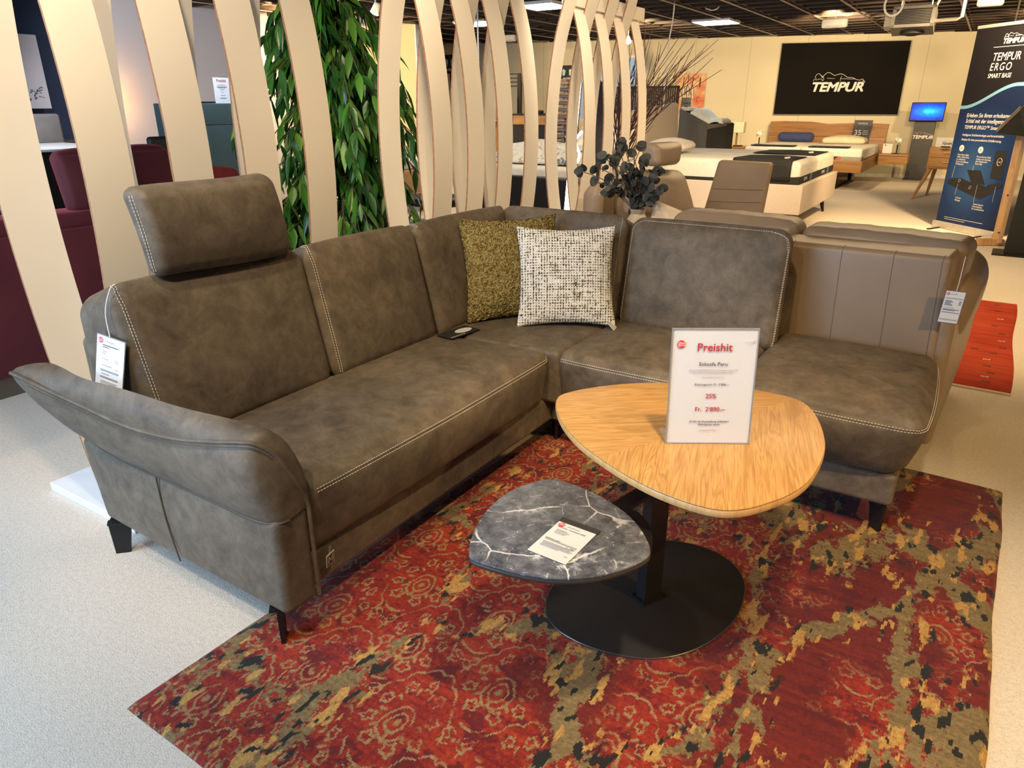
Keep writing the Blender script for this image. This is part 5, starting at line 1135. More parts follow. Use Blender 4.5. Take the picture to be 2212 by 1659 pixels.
# ------------------------------------------------------------------ cream boxspring bed
B1 = V((-1.835, 8.225, 0)); b1_ = thing('boxspring_bed', 'cream upholstered bed with slanted headboard and two white mattresses', 'bed', B1, BR)
LB, WB = 2.20, 2.13
MB().rb((-LB, 0, .20), (0, WB, .515), .012).build('bed_frame', CREAMF, b1_)
for (x, y) in ((-.14, .1), (-.14, WB-.1), (-LB+.2, .1), (-LB+.2, WB-.1)):
    dx = .05 if x > -.5 else -.05; MB().tube([(x, y, .21), (x+dx, y, 0)], [.034, .016], 10).build('leg', BLK, b1_)
cs = hexa((-LB-.16, -.06, .1), (-LB, WB+.06, 1.30)); cs[0][0][1] = (-LB-.20, -.06, 1.21); cs[1][0][1] = (-LB-.06, -.06, 1.21); cs[0][1][1] = (-LB-.20, WB+.06, 1.36); cs[1][1][1] = (-LB-.06, WB+.06, 1.36)
softbox(None, None, .05, {(0, 1): .02}, None, 5, 8, corners=cs)[0].build('headboard', CREAMF, b1_)
for i in (0, 1):
    y0, y1 = (.05, WB/2-.008) if i == 0 else (WB/2+.008, WB-.05)
    mo = sb((-LB+.02, y0, .515), (-.06, y1, .755), 'mattress', MATT, b1_, .05, {(2, 1): .012, (1, -1): .01}, 5)
    MB().rb((-LB+.6, y0-.004, .513), (-.055, y1+.004, .60), .012).build('side_band', BLKM, mo)
    m = MB(); m.xf(M.Identity(4)); m.b2((-.0545, y0+.55, .525), (-.052, y0+.66, .60)); m.build('label', plain('teal_label', (.08, .14, .17), .5), mo)
    m = MB(); text_mb(m, [('TEMPUR', 0, 0, .05, 'CENTER', .02, .2)], 0); m.xf(M.Translation((-.0515, y0+.30, .545)) @ M.Rotation(R(90), 4, 'Z')); m.build('lettering', WTXT, mo, smooth=0)
for (y0, y1, x0, x1, lb, nm) in ((-.0, .78, -.80, -.15, 'black protective mat drooping over the near mattress of the cream bed', 0), (1.12, 1.95, -.86, -.12, 'black protective mat on the far mattress of the cream bed', 1)):
    mt_ = thing('mattress_mat', lb, 'mat', B1, BR)
    m = MB(); n_ = 16
    def mf(u, v):
        s = y0-(.16 if nm == 0 else 0)+(y1-y0+(.16 if nm == 0 else 0))*v; x = x0+(x1-x0)*u
        if s < .075: return (x, .03-.004*math.sin(u*9), .765-(.075-s)*.9)
        return (x, s, .772+.004*math.sin(u*6+v*5))
    m.sheet(mf, 12, n_); o = m.build('cloth', BLKM, mt_)
    sm_ = o.modifiers.new('thickness', 'SOLIDIFY'); sm_.thickness = .006
    m = MB(); m.tube(smoothpath([(x1-.10, y0+.12, .784), (x1-.07, y0+.2, .784), (x1-.13, y0+.24, .784), (x1-.09, y0+.32, .784)], 4), .006, 4); m.build('print', WTXT, mt_)
def bpil(px, py, w_, label):
    q = B1+bx_*(-1.80)+by_*.62; o = sb((-w_/2, -.34, 0), (w_/2, .34, .10), 'pillow', PILW, None, .049, {(2, 1): .075, (0, 1): .03}, 6); o.location = (q.x, q.y, .772); o.rotation_euler = (0, R(-6), BR+R(4)); tag(o, label, 'pillow')
bpil(1476, 306, .55, 'white pillow at the head of the cream bed')
# bamboo screen behind that bed
ps = [pl(1300, 176, 1, 10.9), pl(1463, 181, 1, 10.9)]; bs2 = thing('slatted_screen', 'dark vertical-strip screen standing behind the cream headboard', 'screen', (ps[0].x, 10.95, 0), BR)
wS = ps[1].x-ps[0].x; zT = 1.60
m = MB(); m.b2((0, 0, zT-.03), (wS, .03, zT)); m.b2((0, 0, .0), (.03, .03, zT)); m.b2((wS-.03, 0, 0), (wS, .03, zT)); m.b2((0, 0, .3), (wS, .03, .34)); m.build('frame', DARKW, bs2)
m = MB(); n_ = int(wS/.034)
for k in range(n_): m.b2((.01+k*.034, .008, .34), (.01+k*.034+.025, .02, zT-.03))
m.build('strips', SCREEN, bs2, smooth=0)
# ------------------------------------------------------------------ screen kiosk
kp = fl(1974, 389); kz = thing('info_kiosk', 'anthracite column kiosk with a blue glowing screen on top', 'kiosk', (kp.x, kp.y, 0), BR)
cs = hexa((-.20, -.03, 0), (.20, .15, .93)); MB().rb((-.17, -.03, .02), (.17, .10, 1.05), .006).build('column', GREYM, kz); MB().b2((-.19, -.09, 0), (.19, .2, .02)).build('foot_plate', GREYM, kz)
tm_ = M.Translation((0, -.04, 1.20)) @ M.Rotation(R(-14), 4, 'X')
MB().rb((-.275, -.02, -.165), (.275, .03, .165), .008).xf(tm_).build('monitor', BLKM, kz)
def scr():
    m = Mat('blue_screen', (.01, .02, .1), .2); v = m.co(kind='Generated'); mp = m.n.new('ShaderNodeVectorMath'); mp.operation = 'DISTANCE'; mp.inputs[1].default_value = (.56, .5, .52); m.l.new(v, mp.inputs[0]); n = E(m.noise(m.co(), 14, 4, .7)); d_ = E(mp.outputs['Value'])*.8+n*.35
    c = m.ramp(d_, [(.20, (.02, .42, .75)), (.40, (.004, .13, .62)), (.62, (.004, .035, .38)), (.8, (.003, .015, .16))]); m.l.new(c, m.b.inputs['Emission Color']); m.b.inputs['Emission Strength'].default_value = 1.6; return m.m
MB().b2((-.262, -.023, -.15), (.262, -.021, .15)).xf(tm_).build('screen', scr(), kz)
tempur(kz, 0, .74, .060, -.034, WTXT)
# cables on the floor by the wall
for pts, lb in ((((1835, 378), (1870, 381), (1905, 381), (1950, 385)), 'white cable on the floor running from the oak bed to the kiosk'), (((1936, 372), (1945, 378), (1938, 383), (1955, 372), (1962, 374)), 'tangled dark cable on the floor left of the kiosk')):
    tag(MB().tube(smoothpath([fl(x, y)+V((0, 0, .015)) for x, y in pts], 6), .014).build('cable', CABLE if 'white' in lb else BLKM), lb, 'cable')
# ------------------------------------------------------------------ oak side cabinet on splayed legs
cp_ = pl(2038, 352, 1, 12.6); cab = thing('side_cabinet', 'small oak two-drawer cabinet on splayed legs beside the blue banner', 'cabinet', (cp_.x, cp_.y, 0), R(-8)); z0 = pl(2038, 366, 1, 12.6).z; z1 = pl(2038, 318, 1, 12.6).z
xl = pl(2004, 340, 1, 12.6).x-cp_.x; xr = xl+.62
MB().rb((xl, 0, z0), (xr, .42, z1), .012).build('body', OAKT, cab)
for k in range(2):
    za = z0+.03+k*(z1-z0-.04)/2; d_ = MB().rb((xl+.02, -.012, za), (xr-.02, .002, za+(z1-z0-.07)/2), .005).build('drawer', OAKT, cab); MB().rb((xl+.2, -.035, za+.06), (xr-.1, -.010, za+.078), .004).build('handle', OAKL, d_)
for (x, y, dx, dy) in ((xl+.05, .06, -.10, -.30), (xl+.05, .36, -.06, .05), (xr-.05, .06, .08, -.3), (xr-.05, .36, .06, .05)): MB().tube([(x, y, z0+.01), (x+dx, y+dy, 0)], [.032, .016], 10).build('leg', OAKT, cab)
q = pl(2046, 319, 1, 12.66); s4 = thing('small_sign', 'white standing sign on the small oak cabinet by the banner', 'sign', (q.x, q.y, z1), R(-8)); MB().b2((-.16, -.004, .0), (.16, 0, .13)).build('panel', PAPER, s4); tempur(s4, .01, .03, .032, -.006, INK); MB().b2((-.1, -.02, 0), (.1, .04, .006)).build('foot', SLEEVE, s4)
q = pl(2042, 320, 1, 12.5); o = MB().rb((-.06, -.02, 0), (.06, .02, .018), .006).build('remote_control', BLKM); o.location = (q.x, q.y, z1); tag(o, 'black remote control lying on the small oak cabinet', 'remote control')
# ------------------------------------------------------------------ roll-up banner
bl, br = fl(2019, 489), fl(2135, 514); bx = (br-bl).normalized(); WBn = .85
bn = thing('roll_up_banner', 'tall blue and black roll-up banner with an adjustable bed base, right edge of the photo', 'banner', mat=frame(bl, bx, V((0, 0, 1))))
HB = 2.07
MB().rb((-.012, -.04, .0), (WBn+.012, .09, .075), .012).build('cassette', ALU, bn); MB().rb((0, -.012, HB), (WBn, .014, HB+.035), .008).build('top_rail', ALU, bn)
for x in (.12, WBn-.12): MB().box((x, -.08, .006), (.03, .34, .012), M.Rotation(R(20), 3, 'Z')).build('foot', BLK, bn)
def bannermat():
    m = Mat('banner_print', (.02, .05, .15), .5, 0, .2); t = m.n.new('ShaderNodeTexCoord'); sp = m.n.new('ShaderNodeSeparateXYZ'); m.l.new(t.outputs['Object'], sp.inputs[0]); x, z = E(sp.outputs[0]), E(sp.outputs[2])
    cv_ = sstep(x, .03, .70)*.22+1.315
    top = sstep(z-cv_, .0, .004); band = sstep(z-cv_, -.034, -.030)*(1-top)
    dx, dz = (x-.36)*1.1, (z-.60)*1.0; d_ = esqrt(dx*dx+dz*dz)
    c = m.ramp(d_, [(.0, (.040, .115, .28)), (.42, (.010, .036, .13)), (.75, (.006, .014, .052))])
    c = m.mix(top, c, (.008, .007, .009)); c = m.mix(band, c, (.14, .30, .46)); m.color(c); return m.m
MB().b2((0, -.002, .07), (WBn, .002, HB+.002)).build('print_sheet', bannermat(), bn)
# words: local x of a pixel on the sheet
def bxz(px, py):
    p = onp(px, py, bl, bx.cross(V((0, 0, 1)))); return (p-bl).dot(bx), p.z
tw_, tS = MB(), MB()
def bt_(mb, s, px, py, hpx, al='LEFT', bold=0, sh=.0, sp=1.0, sx=.86):
    x, z = bxz(px, py); mb_h = bxz(px, py-hpx)[1]-z; text_mb(mb, [(s, x, z, mb_h*1.37, al, bold, sh, sp, sx)], -.0035)
bt_(tw_, 'TEMPUR', 2143, 132, 18, 'LEFT', .0, .12); bt_(tw_, 'ERGO', 2137, 153, 17, 'LEFT', 0, .12, 1.25); bt_(tw_, 'SMART BASE', 2133, 169, 10, 'LEFT', 0, .12)
bt_(tw_, 'Erleben Sie Ihren erholsamen', 2088, 253, 9, 'LEFT', 0, .14); bt_(tw_, 'Schlaf mit der intelligenten', 2086, 265, 9, 'LEFT', 0, .14); bt_(tw_, 'TEMPUR ERGO\u2122 Smart Base', 2083, 278, 8, 'LEFT', 0, .14)
bt_(tw_, 'Intelligente Schlaftechnologie und fortschrittliche', 2079, 293, 5, 'LEFT', .004, .12); bt_(tw_, 'Analyse f\u00fcr eine personalisierte Schlafberatung.', 2077, 303, 5, 'LEFT', .004, .12)
for (px, py, lines) in ((2069, 335, ['Kann Ihnen dabei', 'helfen, Schnarchen', 'zu reduzieren', 'durch verstellbares', 'Schlafsystem']), (2110, 340, ['Personalisierte Schlaf', 'analyse und -beratung', '\u00fcber Sleeptracker', 'Smart App'])):
    for k, s in enumerate(lines): bt_(tS, s, px-k*1.2, py+k*5, 4, 'LEFT', .006)
for (px, py, lines) in ((2064, 428, ['2-Zonen', 'Massage']), (2102, 442, ['Zusatz Support', 'Unterst\u00fctzung', 'f\u00fcr Lendenbereich'])):
    for k, s in enumerate(lines): bt_(tS, s, px-k*1.5, py+k*5, 4, 'LEFT', .006)
for k in range(2):
    x, z = bxz(2040, 468+k*4); tS.b2((x, -.003, z), (x+(.55, .3)[k], -.0025, z+.004))
x, z = bxz(2147, 103); tS.b2((x, -.003, z), (WBn-.06, -.0025, z+.004))
tw_.build('lettering', WTXT, bn, smooth=0); tS.build('small_print', WTXT, bn, smooth=0)
x, z = bxz(2160, 95); lgx = empty('logo', (0, 0, 0)); lgx.parent = bn; bpy.data.objects.remove(lgx)
tempur(bn, x+.17, z, .048, -.0035, WTXT)
for (px, py) in ((2078, 320), (2119, 324)):
    x, z = bxz(px, py); m = MB(); m.add([(x+.034*math.cos(k*math.pi/12), -.003, z+.034*math.sin(k*math.pi/12)) for k in range(24)], [tuple(range(24))]); ic = m.build('round_icon', WTXT, bn, smooth=0)
    m = MB(); m.tube([(x+.014*math.cos(k), -.0035, z+.014*math.sin(k)) for k in range(6)], .002, 4, True); m.b2((x-.006, -.004, z-.012), (x+.006, -.0035, z+.012)); m.build('icon_line', INKG, ic)
# printed picture of the bed base: a flat print
def pq(mb, *pts, y=-.004): mb.quad(*[(bxz(px, py)[0], y, bxz(px, py)[1]) for px, py in pts])
m = MB(); pq(m, (2050, 386), (2075, 384), (2097, 394), (2118, 399), (2143, 410), (2146, 416), (2117, 430), (2080, 413), (2048, 395)); pq(m, (2090, 367), (2119, 368), (2128, 399), (2098, 394)); pq(m, (2135, 399), (2158, 396), (2168, 402), (2150, 410), (2130, 405)); m.build('printed_bed_base', plain('print_black', (.012, .012, .015), .5), bn, smooth=0)
m = MB(); pq(m, (2152, 326), (2177, 327), (2165, 388), (2139, 384)); o = m.build('printed_phone', plain('print_phone', (.014, .014, .016), .5), bn, smooth=0)
x, z = bxz(2160, 350); m = MB(); m.tube([(x+.030*math.cos(k*.35), -.0055, z+.038*math.sin(k*.35)) for k in range(18)], .0016, 4, True); text_mb(m, [('6:45', x, z-.008, .02)], -.006); m.build('phone_dial', WTXT, o, smooth=0)
m = MB()
for a, b in (((2064, 358), (2057, 383)), ((2104, 358), (2102, 368)), ((2070, 397), (2063, 420)), ((2112, 400), (2103, 437)), ((2152, 404), (2144, 437))): pa, pb_ = bxz(*a), bxz(*b); m.tube([(pa[0], -.0045, pa[1]), (pb_[0], -.0045, pb_[1])], .0018, 4)
for p in ((2073, 390), (2096, 405)):
    x, z = bxz(*p); m.tube([(x+.014*math.cos(k*.6), -.0048, z+.017*math.sin(k*.6)) for k in range(10)], .0014, 4, True)
m.build('callout_lines', SILV, bn, smooth=0)
# ------------------------------------------------------------------ wooden easel stand with dark panels, at the right edge
ef = fl(2128, 529); es_ = thing('sample_stand', 'beech wood stand with dark sample panels, cut by the right edge of the photo', 'stand', (ef.x, ef.y, 0), 0)
top = pl(2212, 240, 1, 8.75)-V((ef.x, ef.y, 0)); b0 = fl(2150, 524)-V((ef.x, ef.y, 0))
m = MB(); pA, pB = V((b0.x+.0, .02, .03)), V((top.x+.02, .14, top.z+.05)); dv = (pB-pA)
m.add([pA+V((-.035, -.03, 0)), pA+V((.055, -.03, 0)), pA+V((.055, .05, 0)), pA+V((-.035, .05, 0)), pB+V((-.035, -.03, 0)), pB+V((.055, -.03, 0)), pB+V((.055, .05, 0)), pB+V((-.035, .05, 0))], [(3, 2, 1, 0), (4, 5, 6, 7), (0, 1, 5, 4), (1, 2, 6, 5), (2, 3, 7, 6), (3, 0, 4, 7)]); up_ = m.build('upright', OAKL, es_, smooth=0)
for k in (.08, .36):
    c = pA+dv*k; MB().lathe([(.001, 0), (.008, 0), (.008, .004), (.001, .004)]).xf(M.Translation(c+V((.01, -.032, 0))) @ M.Rotation(R(90), 4, 'X')).build('screw', BLK, up_)
MB().box((b0.x-.05, .0, .035), (.24, .075, .06), M.Rotation(R(32), 3, 'Z')).build('foot', OAKL, es_)
bp_ = fl(2150, 548)-V((ef.x, ef.y, 0))
m = MB(); m.b2((bp_.x+.06, bp_.y+.05, .02), (bp_.x+1.2, bp_.y+.09, 1.55)); m.build('black_panel', BLKM, es_, smooth=0); MB().b2((bp_.x-.03, bp_.y-.10, 0), (bp_.x+1.2, bp_.y+.22, .016)).build('panel_foot', BLK, es_)
MB().b2((bp_.x+.32, bp_.y-.02, .62), (bp_.x+.42, bp_.y+.05, 1.2)).build('wood_edge', OAKL, es_, smooth=0)
w1, w2_, w3 = pl(2153, 288, 1, 8.5), pl(2215, 225, 1, 8.6), pl(2215, 295, 1, 8.6)
E_ = V((ef.x, ef.y, 0)); m = MB(); a_, b_, c_3 = w1-E_, w2_-E_, w3-E_; th_ = V((0, .22, .02))
m.add([a_, c_3, b_, b_+V((-.03, 0, -.06)), a_+th_, c_3+th_, b_+th_, b_+V((-.03, 0, -.06))+th_], [(0, 1, 2, 3), (7, 6, 5, 4), (0, 4, 5, 1), (1, 5, 6, 2), (2, 6, 7, 3), (3, 7, 4, 0)]); sp_o = m.build('sample_wing', BLKM, es_, smooth=0)
for k in (.02, .05, .08): MB().tube([a_+V((-.004, -.004, k*.5)), b_+V((-.034, -.004, k*.5-.06))], .005, 5).build('edge_strip', plain('panel_edge', (.25, .20, .15), .5), sp_o)
# ------------------------------------------------------------------ burgundy sofa behind the slats
bg = thing('burgundy_sofa', 'dark burgundy velvet sofa with headrests behind the nearest white slats', 'sofa', (-3.77, 0, 0), BR)
sb((-.22, -.9, .10), (.0, 2.35, .76), 'back_panel', BURG, bg, .03, {(0, 1): .01}, 4, (4, 20, 6))
sb((-.26, -.9, .745), (-.02, 2.34, .83), 'back_roll', BURG, bg, .035, {(2, 1): .012}, 4, (4, 20, 4))
sb((-.95, -.9, .10), (-.2, 2.35, .44), 'seat', BURG, bg, .04)
for y in (-.2, 2.1): sb((-.95, y, .02), (-.02, y+.05, .1), 'plinth', plain('grey_wood_plinth', (.10, .085, .065), .6), bg, .005)
MB().b2((-.9, -.85, 0), (-.03, 2.3, .10)).build('plinth', plain('grey_wood_plinth2', (.115, .095, .072), .6), bg)
def fan(P): return P
for (y0, y1, x0) in ((1.70, 2.02, -.05), (2.05, 2.36, -.12)):
    cs = hexa((x0-.10, y0, .82), (x0, y1, 1.115)); cs[1][0][0] = (x0-.02, y0+.03, .82); cs[0][0][0] = (x0-.09, y0+.03, .82)
    softbox(None, None, .06, {(0, 1): .02, (2, 1): .02}, None, 5, 6, corners=cs)[0].build('headrest', BURG, bg)
cs = hexa((-1.35, 2.60, .3), (-.55, 2.75, .92)); cs[1][0][1] = (-.55, 2.66, .90); cs[1][1][1] = (-.55, 2.82, .90)
softbox(None, None, .05, {(2, 1): .01, (0, 1): .02}, None, 4, 8, corners=[[[(-1.05, 2.45, .30), (-1.05, 2.45, 1.00)], [(-1.05, 3.35, .30), (-1.05, 3.35, .90)]], [[(-.80, 2.45, .30), (-.84, 2.45, 1.00)], [(-.80, 3.35, .30), (-.84, 3.35, .90)]]])[0].build('far_backrest', RED2, bg)
sb((-1.05, 2.3, .10), (-.38, 3.0, .44), 'far_seat', BURG, bg, .04)
MB().tube([(-.785, 2.62, .5), (-.79, 2.64, .75), (-.83, 2.70, .96)], .005).build('seam', BURG, bg)
# black chairs and white high table behind
def simple_chair(px, py, X, mat, label, w_=.4, zt=None, name='dining_chair', zs=.46, h0=.05):
    p = pl(px, py, 0, X); zt = zt or p.z; t = thing(name, label, 'chair', (X, p.y, 0), BR)
    sb((-.06, -w_/2, zs+.02), (.0, w_/2, zt), 'backrest', mat, t, .028, {(0, 1): .015}, 4); sb((-.46, -w_/2, zs-.06), (-.0, w_/2, zs+.02), 'seat', mat, t, .03)
    for sx in (-.42, -.04):
        for sy in (-w_/2+.04, w_/2-.04): MB().tube([(sx, sy, zs-.05), (sx*1.03, sy*1.08, 0)], [.018, .012]).build('leg', BLK, t)
    return t
simple_chair(108, 328, -5.75, BLKL, 'black leather chair beside the burgundy headrest, far left', .46, 1.02)
simple_chair(352, 292, -5.95, plain('dark_olive', (.028, .030, .022), .6), 'dark olive rounded chair back behind the red backrest', .26, 1.09)
simple_chair(72, 243, -7.6, plain('greige_fabric', (.235, .205, .185), .8), 'greige high-back chair at the white table below the navy wall', .46, 1.26, zs=.72)
tq = pl(150, 325, 0, -6.5); ht = thing('high_table', 'white-topped high table between the greige chair and black chair, far left', 'table', (-6.5, tq.y-.3, 0), BR)
MB().rb((-1.0, -.6, .975), (.05, .75, 1.005), .008).build('tabletop', WHITE, ht); MB().rb((-.98, -.55, .92), (.0, .7, .973), .004).build('apron', BLKM, ht)
for sx in (-.9, -.05):
    for sy in (-.5, .62): MB().b2((sx-.03, sy-.03, 0), (sx+.03, sy+.03, .93)).build('leg', BLK, ht)
# picture on the navy wall
a, b = pl(45, 71, 0, -9.26), pl(107, 234, 0, -9.26); pq2 = thing('wall_picture', 'pale canvas with a small dark leafy sketch on the navy wall', 'picture', (-9.29, 3.45, 0), BR)
y1 = pl(73, 73, 0, -9.26).y-3.45+.02
MB().b2((0, -.15, 1.30), (.035, y1, 2.06)).build('canvas', plain('pale_canvas', (.52, .475, .475), .7, var=.05, scale=2), pq2)
m = MB(); g = random.Random(2)
for k in range(34): y = y1-.17+g.uniform(-.11, .11); z = 1.44+g.uniform(-.05, .06)+.25*(y-y1+.17); m.box((.0365, y, z), (.002, g.uniform(.012, .04), g.uniform(.006, .014)), M.Rotation(g.uniform(-.9, .9), 3, 'X'))
m.build('sketch', plain('sketch_ink', (.10, .095, .11), .7), pq2, smooth=0)
# low grey sideboard below the navy wall
sq = pl(152, 306, 0, -8.9); sd = thing('sideboard', 'light grey sideboard under the navy wall, mostly hidden by the slats', 'sideboard', (-8.95, sq.y, 0), BR); MB().rb((-.25, -.5, .1), (.15, .55, .93), .008).build('body', plain('greige_lacquer', (.36, .32, .29), .5), sd); MB().rb((-.26, -.52, .93), (.17, .57, .96), .006).build('top', plain('dark_top', (.06, .055, .05), .4), sd)
for y in (-.45, .5): MB().b2((-.2, y-.03, 0), (.1, y+.03, .1)).build('leg', BLK, sd)
# glowing lamp behind the second slat
lq = pl(250, 212, 0, -8.95); wl_ = thing('wall_lamp', 'glowing warm wall lamp half hidden behind the second cream slat', 'lamp', (-9.28, lq.y-.05, lq.z), BR)
MB().b2((0, -.05, -.09), (.05, .05, .09)).build('mount', STEEL, wl_); MB().lathe([(.05, -.12), (.06, 0), (.05, .12)], (.12, 0, 0)).build('lamp_shade', GLOW, wl_)
lamp('wall_lamp_light', 'POINT', (-9.12, lq.y+.10, lq.z-.02), 11, (1, .52, .16), size=.05)
# petrol cabinet with a price sheet on top
cq = pl(470, 300, 0, -7.6); tc_ = thing('petrol_cabinet', 'petrol green lacquered cabinet in front of the grey wall, seen between slats', 'cabinet', (-7.6, pl(428, 222, 0, -7.6).y-.25, 0), BR)
zt = 1.352; wC = 1.15
MB().rb((-.45, 0, .05), (-.006, wC, zt), .006).build('body', TEAL, tc_)
zj = pl(470, 270, 0, -7.6).z
MB().rb((-.006, .004, .06), (.012, wC-.004, zj-.004), .004).build('door', TEAL, tc_); MB().rb((-.006, .004, zj+.004), (.012, wC-.004, zt-.004), .004).build('door', TEAL, tc_); MB().b2((-.40, .04, 0), (-.05, wC-.04, .05)).build('plinth', BLKM, tc_)
pq_ = pl(484, 222, 0, -7.68); s5 = thing('price_sheet', 'white price sheet standing on the petrol cabinet', 'sign', (-7.68, pq_.y, zt), R(90)+BR); hS = pl(484, 168, 0, -7.68).z-zt
MB().b2((-.105, 0, 0), (.105, .004, hS)).build('paper', PAPB, s5); MB().b2((-.107, .004, 0), (.107, .03, .004)).build('foot', SLEEVE, s5)
m = MB(); text_mb(m, [('Preishit', 0, hS*.83, .042, 'CENTER', .015)], -.001); m.build('lettering', INKR, s5, smooth=0)
m = MB()
for z, w_ in ((.70, .10), (.64, .13), (.615, .13), (.59, .09), (.52, .06), (.42, .03), (.30, .06), (.20, .09), (.18, .07)): m.b2((-w_/2, -.001, hS*z), (w_/2, -.0005, hS*z+.006))
m.build('print', INKG, s5, smooth=0)
o = MB().rb((-.08, -.13, 0), (.06, .13, .02), .004).build('black_tray', BLKM); o.location = (-7.8, pl(434, 220, 0, -7.8).y+.02, zt); o.rotation_euler.z = BR; tag(o, 'flat dark tray on top of the petrol cabinet', 'tray')
# ------------------------------------------------------------------ things glimpsed between the middle and far dividers
# long black bed with crumpled bedding
q0 = pl(1000, 440, 1, 7.4)
kb_x = (pl(1000, 420, 1, 6.5).x+pl(1264, 420, 1, 6.5).x)/2; kb_h = (pl(1264, 420, 1, 6.5).x-pl(1000, 420, 1, 6.5).x)/2; KB = V((kb_x, 6.5, 0))
kb = thing('black_bed', 'black leather bed with white mattress behind the far slats', 'bed', KB, BR)
xa_, xb_ = pl(870, 420, 1, 7.1).x+5.05, pl(1262, 420, 1, 7.1).x+5.05
MB().rb((-kb_h, 0, .06), (kb_h, .14, .62), .03).build('side_board', BLKL, kb); MB().rb((-kb_h+.04, .14, .10), (kb_h-.04, 1.5, .42), .02).build('bed_frame', BLKL, kb)
MB().rb((-kb_h+.03, .145, .42), (kb_h-.03, 1.5, .72), .05).build('mattress', MATT, kb)
du = thing('duvet', 'crumpled white duvet with a soft grey and tan print on the black bed', 'duvet', KB, BR)
def duvetmat():
    m = Mat('printed_duvet', (.7, .7, .68), .85); v = m.co(); n = E(m.noise(v, 6, 4, .7, 1.5)); m.color(m.ramp(n, [(.36, (.10, .16, .19)), (.44, (.66, .66, .63)), (.58, (.74, .73, .70)), (.66, (.42, .30, .18)), (.72, (.70, .68, .64))])); return m.m
g = random.Random(8); ph = [(g.uniform(4, 13), g.uniform(0, 6), g.uniform(-1, 1)) for _ in range(7)]
def duv(u, v):
    x = -kb_h+.1+(2*kb_h-.2)*u; y = .22+1.2*v; e = (min(u, 1-u)*6); e2 = min(v, 1-v)*6; k = min(1, e)*min(1, e2)
    z = .05+.06*sum(math.sin(a*(x+c*y)+b) for a, b, c in ph)/2.4*.55+.07
    return (x, y, .735+max(.01, z)*k*1.15)
m = MB(); m.sheet(duv, 60, 40); o = m.build('cover', duvetmat(), du, smooth=80); mo = o.modifiers.new('thickness', 'SOLIDIFY'); mo.thickness = .02; mo.offset = 1
o = sb((-.35, -.22, 0), (.35, .22, .2), 'pillow', plain('flower_pillow', (.62, .60, .56), .85, var=.25, scale=9), None, .09, {(2, 1): .05}, 5); o.location = KB+V((kb_h-.38, 1.15, .86)); o.rotation_euler = (R(30), 0, .1); tag(o, 'large pale pillow at the right end of the black bed, left of the luminous lamp', 'pillow')
# cabinet with wooden drawer strip
xa_, xb_ = pl(850, 440, 1, 6.3).x, pl(960, 440, 1, 6.3).x; zb_ = pl(900, 428, 1, 6.3).z
bl_ = thing('leather_bench', 'black leather bench behind the middle slats, left of the black bed', 'bench', (xa_, 6.3, 0), 0)
MB().rb((0, 0, .22), (xb_-xa_, .6, zb_), .06).build('seat', BLKL, bl_)
MB().tube([(0.04, .005, zb_-.09), (xb_-xa_-.04, .005, zb_-.09)], .012).build('piping', BLKL, bl_)
for x in (.08, xb_-xa_-.08):
    for y in (.08, .52): MB().tube([(x, y, .24), (x, y, 0)], .02).build('leg', BLK, bl_)
w1 = pl(1107, 247, 1, 10.2); w2 = pl(1182, 247, 1, 10.2); ck = thing('tall_cabinet', 'black cabinet with an oak drawer strip along the top, behind the far slats', 'cabinet', (w1.x, 10.2, 0), BR); wK = w2.x-w1.x+.3; zk = w1.z
MB().rb((0, 0, 0), (wK, .5, zk-.16), .004).build('body', BLKM, ck); MB().rb((.02, -.012, zk-.155), (wK-.02, .0, zk-.015), .003).build('drawer', OAKT, ck); MB().rb((-.01, -.02, zk-.015), (wK+.01, .52, zk+.012), .004).build('top', BLKM, ck); MB().b2((0, .0, zk-.16), (wK, .5, zk-.015)).build('carcass', BLKM, ck)
q = pl(1163, 243, 1, 10.35); o = softbox((-.08, -.05, 0), (.08, .05, .05), .02)[0].build('bowl', BLKM); o.location = (q.x, q.y, zk+.012); tag(o, 'small dark dish on top of the black cabinet', 'bowl')
# black rack on that wall
r1, r0 = pl(1121, 158, 1, 11.0), pl(1117, 244, 1, 11.0); rk = thing('ladder_rack', 'black rack with four rails beside the oak drawer strip', 'rack', (r1.x, 11.0, 0), BR)
MB().b2((-.035, 0, 0), (.035, .05, r1.z)).build('post', BLK, rk); MB().b2((-.75, 0, 0), (-.69, .05, r1.z)).build('post', BLK, rk)
for k in range(4): MB().b2((-.75, .01, r1.z-.02-k*.065), (.0, .03, r1.z-.002-k*.065)).build('rail', BLK, rk)
# small oak shelf
s1 = pl(1066, 200, 1, 10.6); s2 = pl(1073, 262, 1, 10.6); os_ = thing('open_shelf', 'narrow oak shelf unit glimpsed behind the middle slats', 'shelf', (s1.x-.25, 10.6, 0), BR)
MB().b2((0, .0, 0), (.02, .3, s1.z)).build('side_panel', OAKT, os_); MB().b2((.40, .0, 0), (.42, .3, s1.z)).build('side_panel', OAKT, os_); MB().b2((.02, .28, .1), (.40, .3, s1.z)).build('back_panel', OAKT, os_)
for z in (.1, s2.z, s2.z+.28, s1.z-.03): MB().b2((.02, .0, z), (.40, .28, z+.025)).build('shelf_board', OAKT, os_)
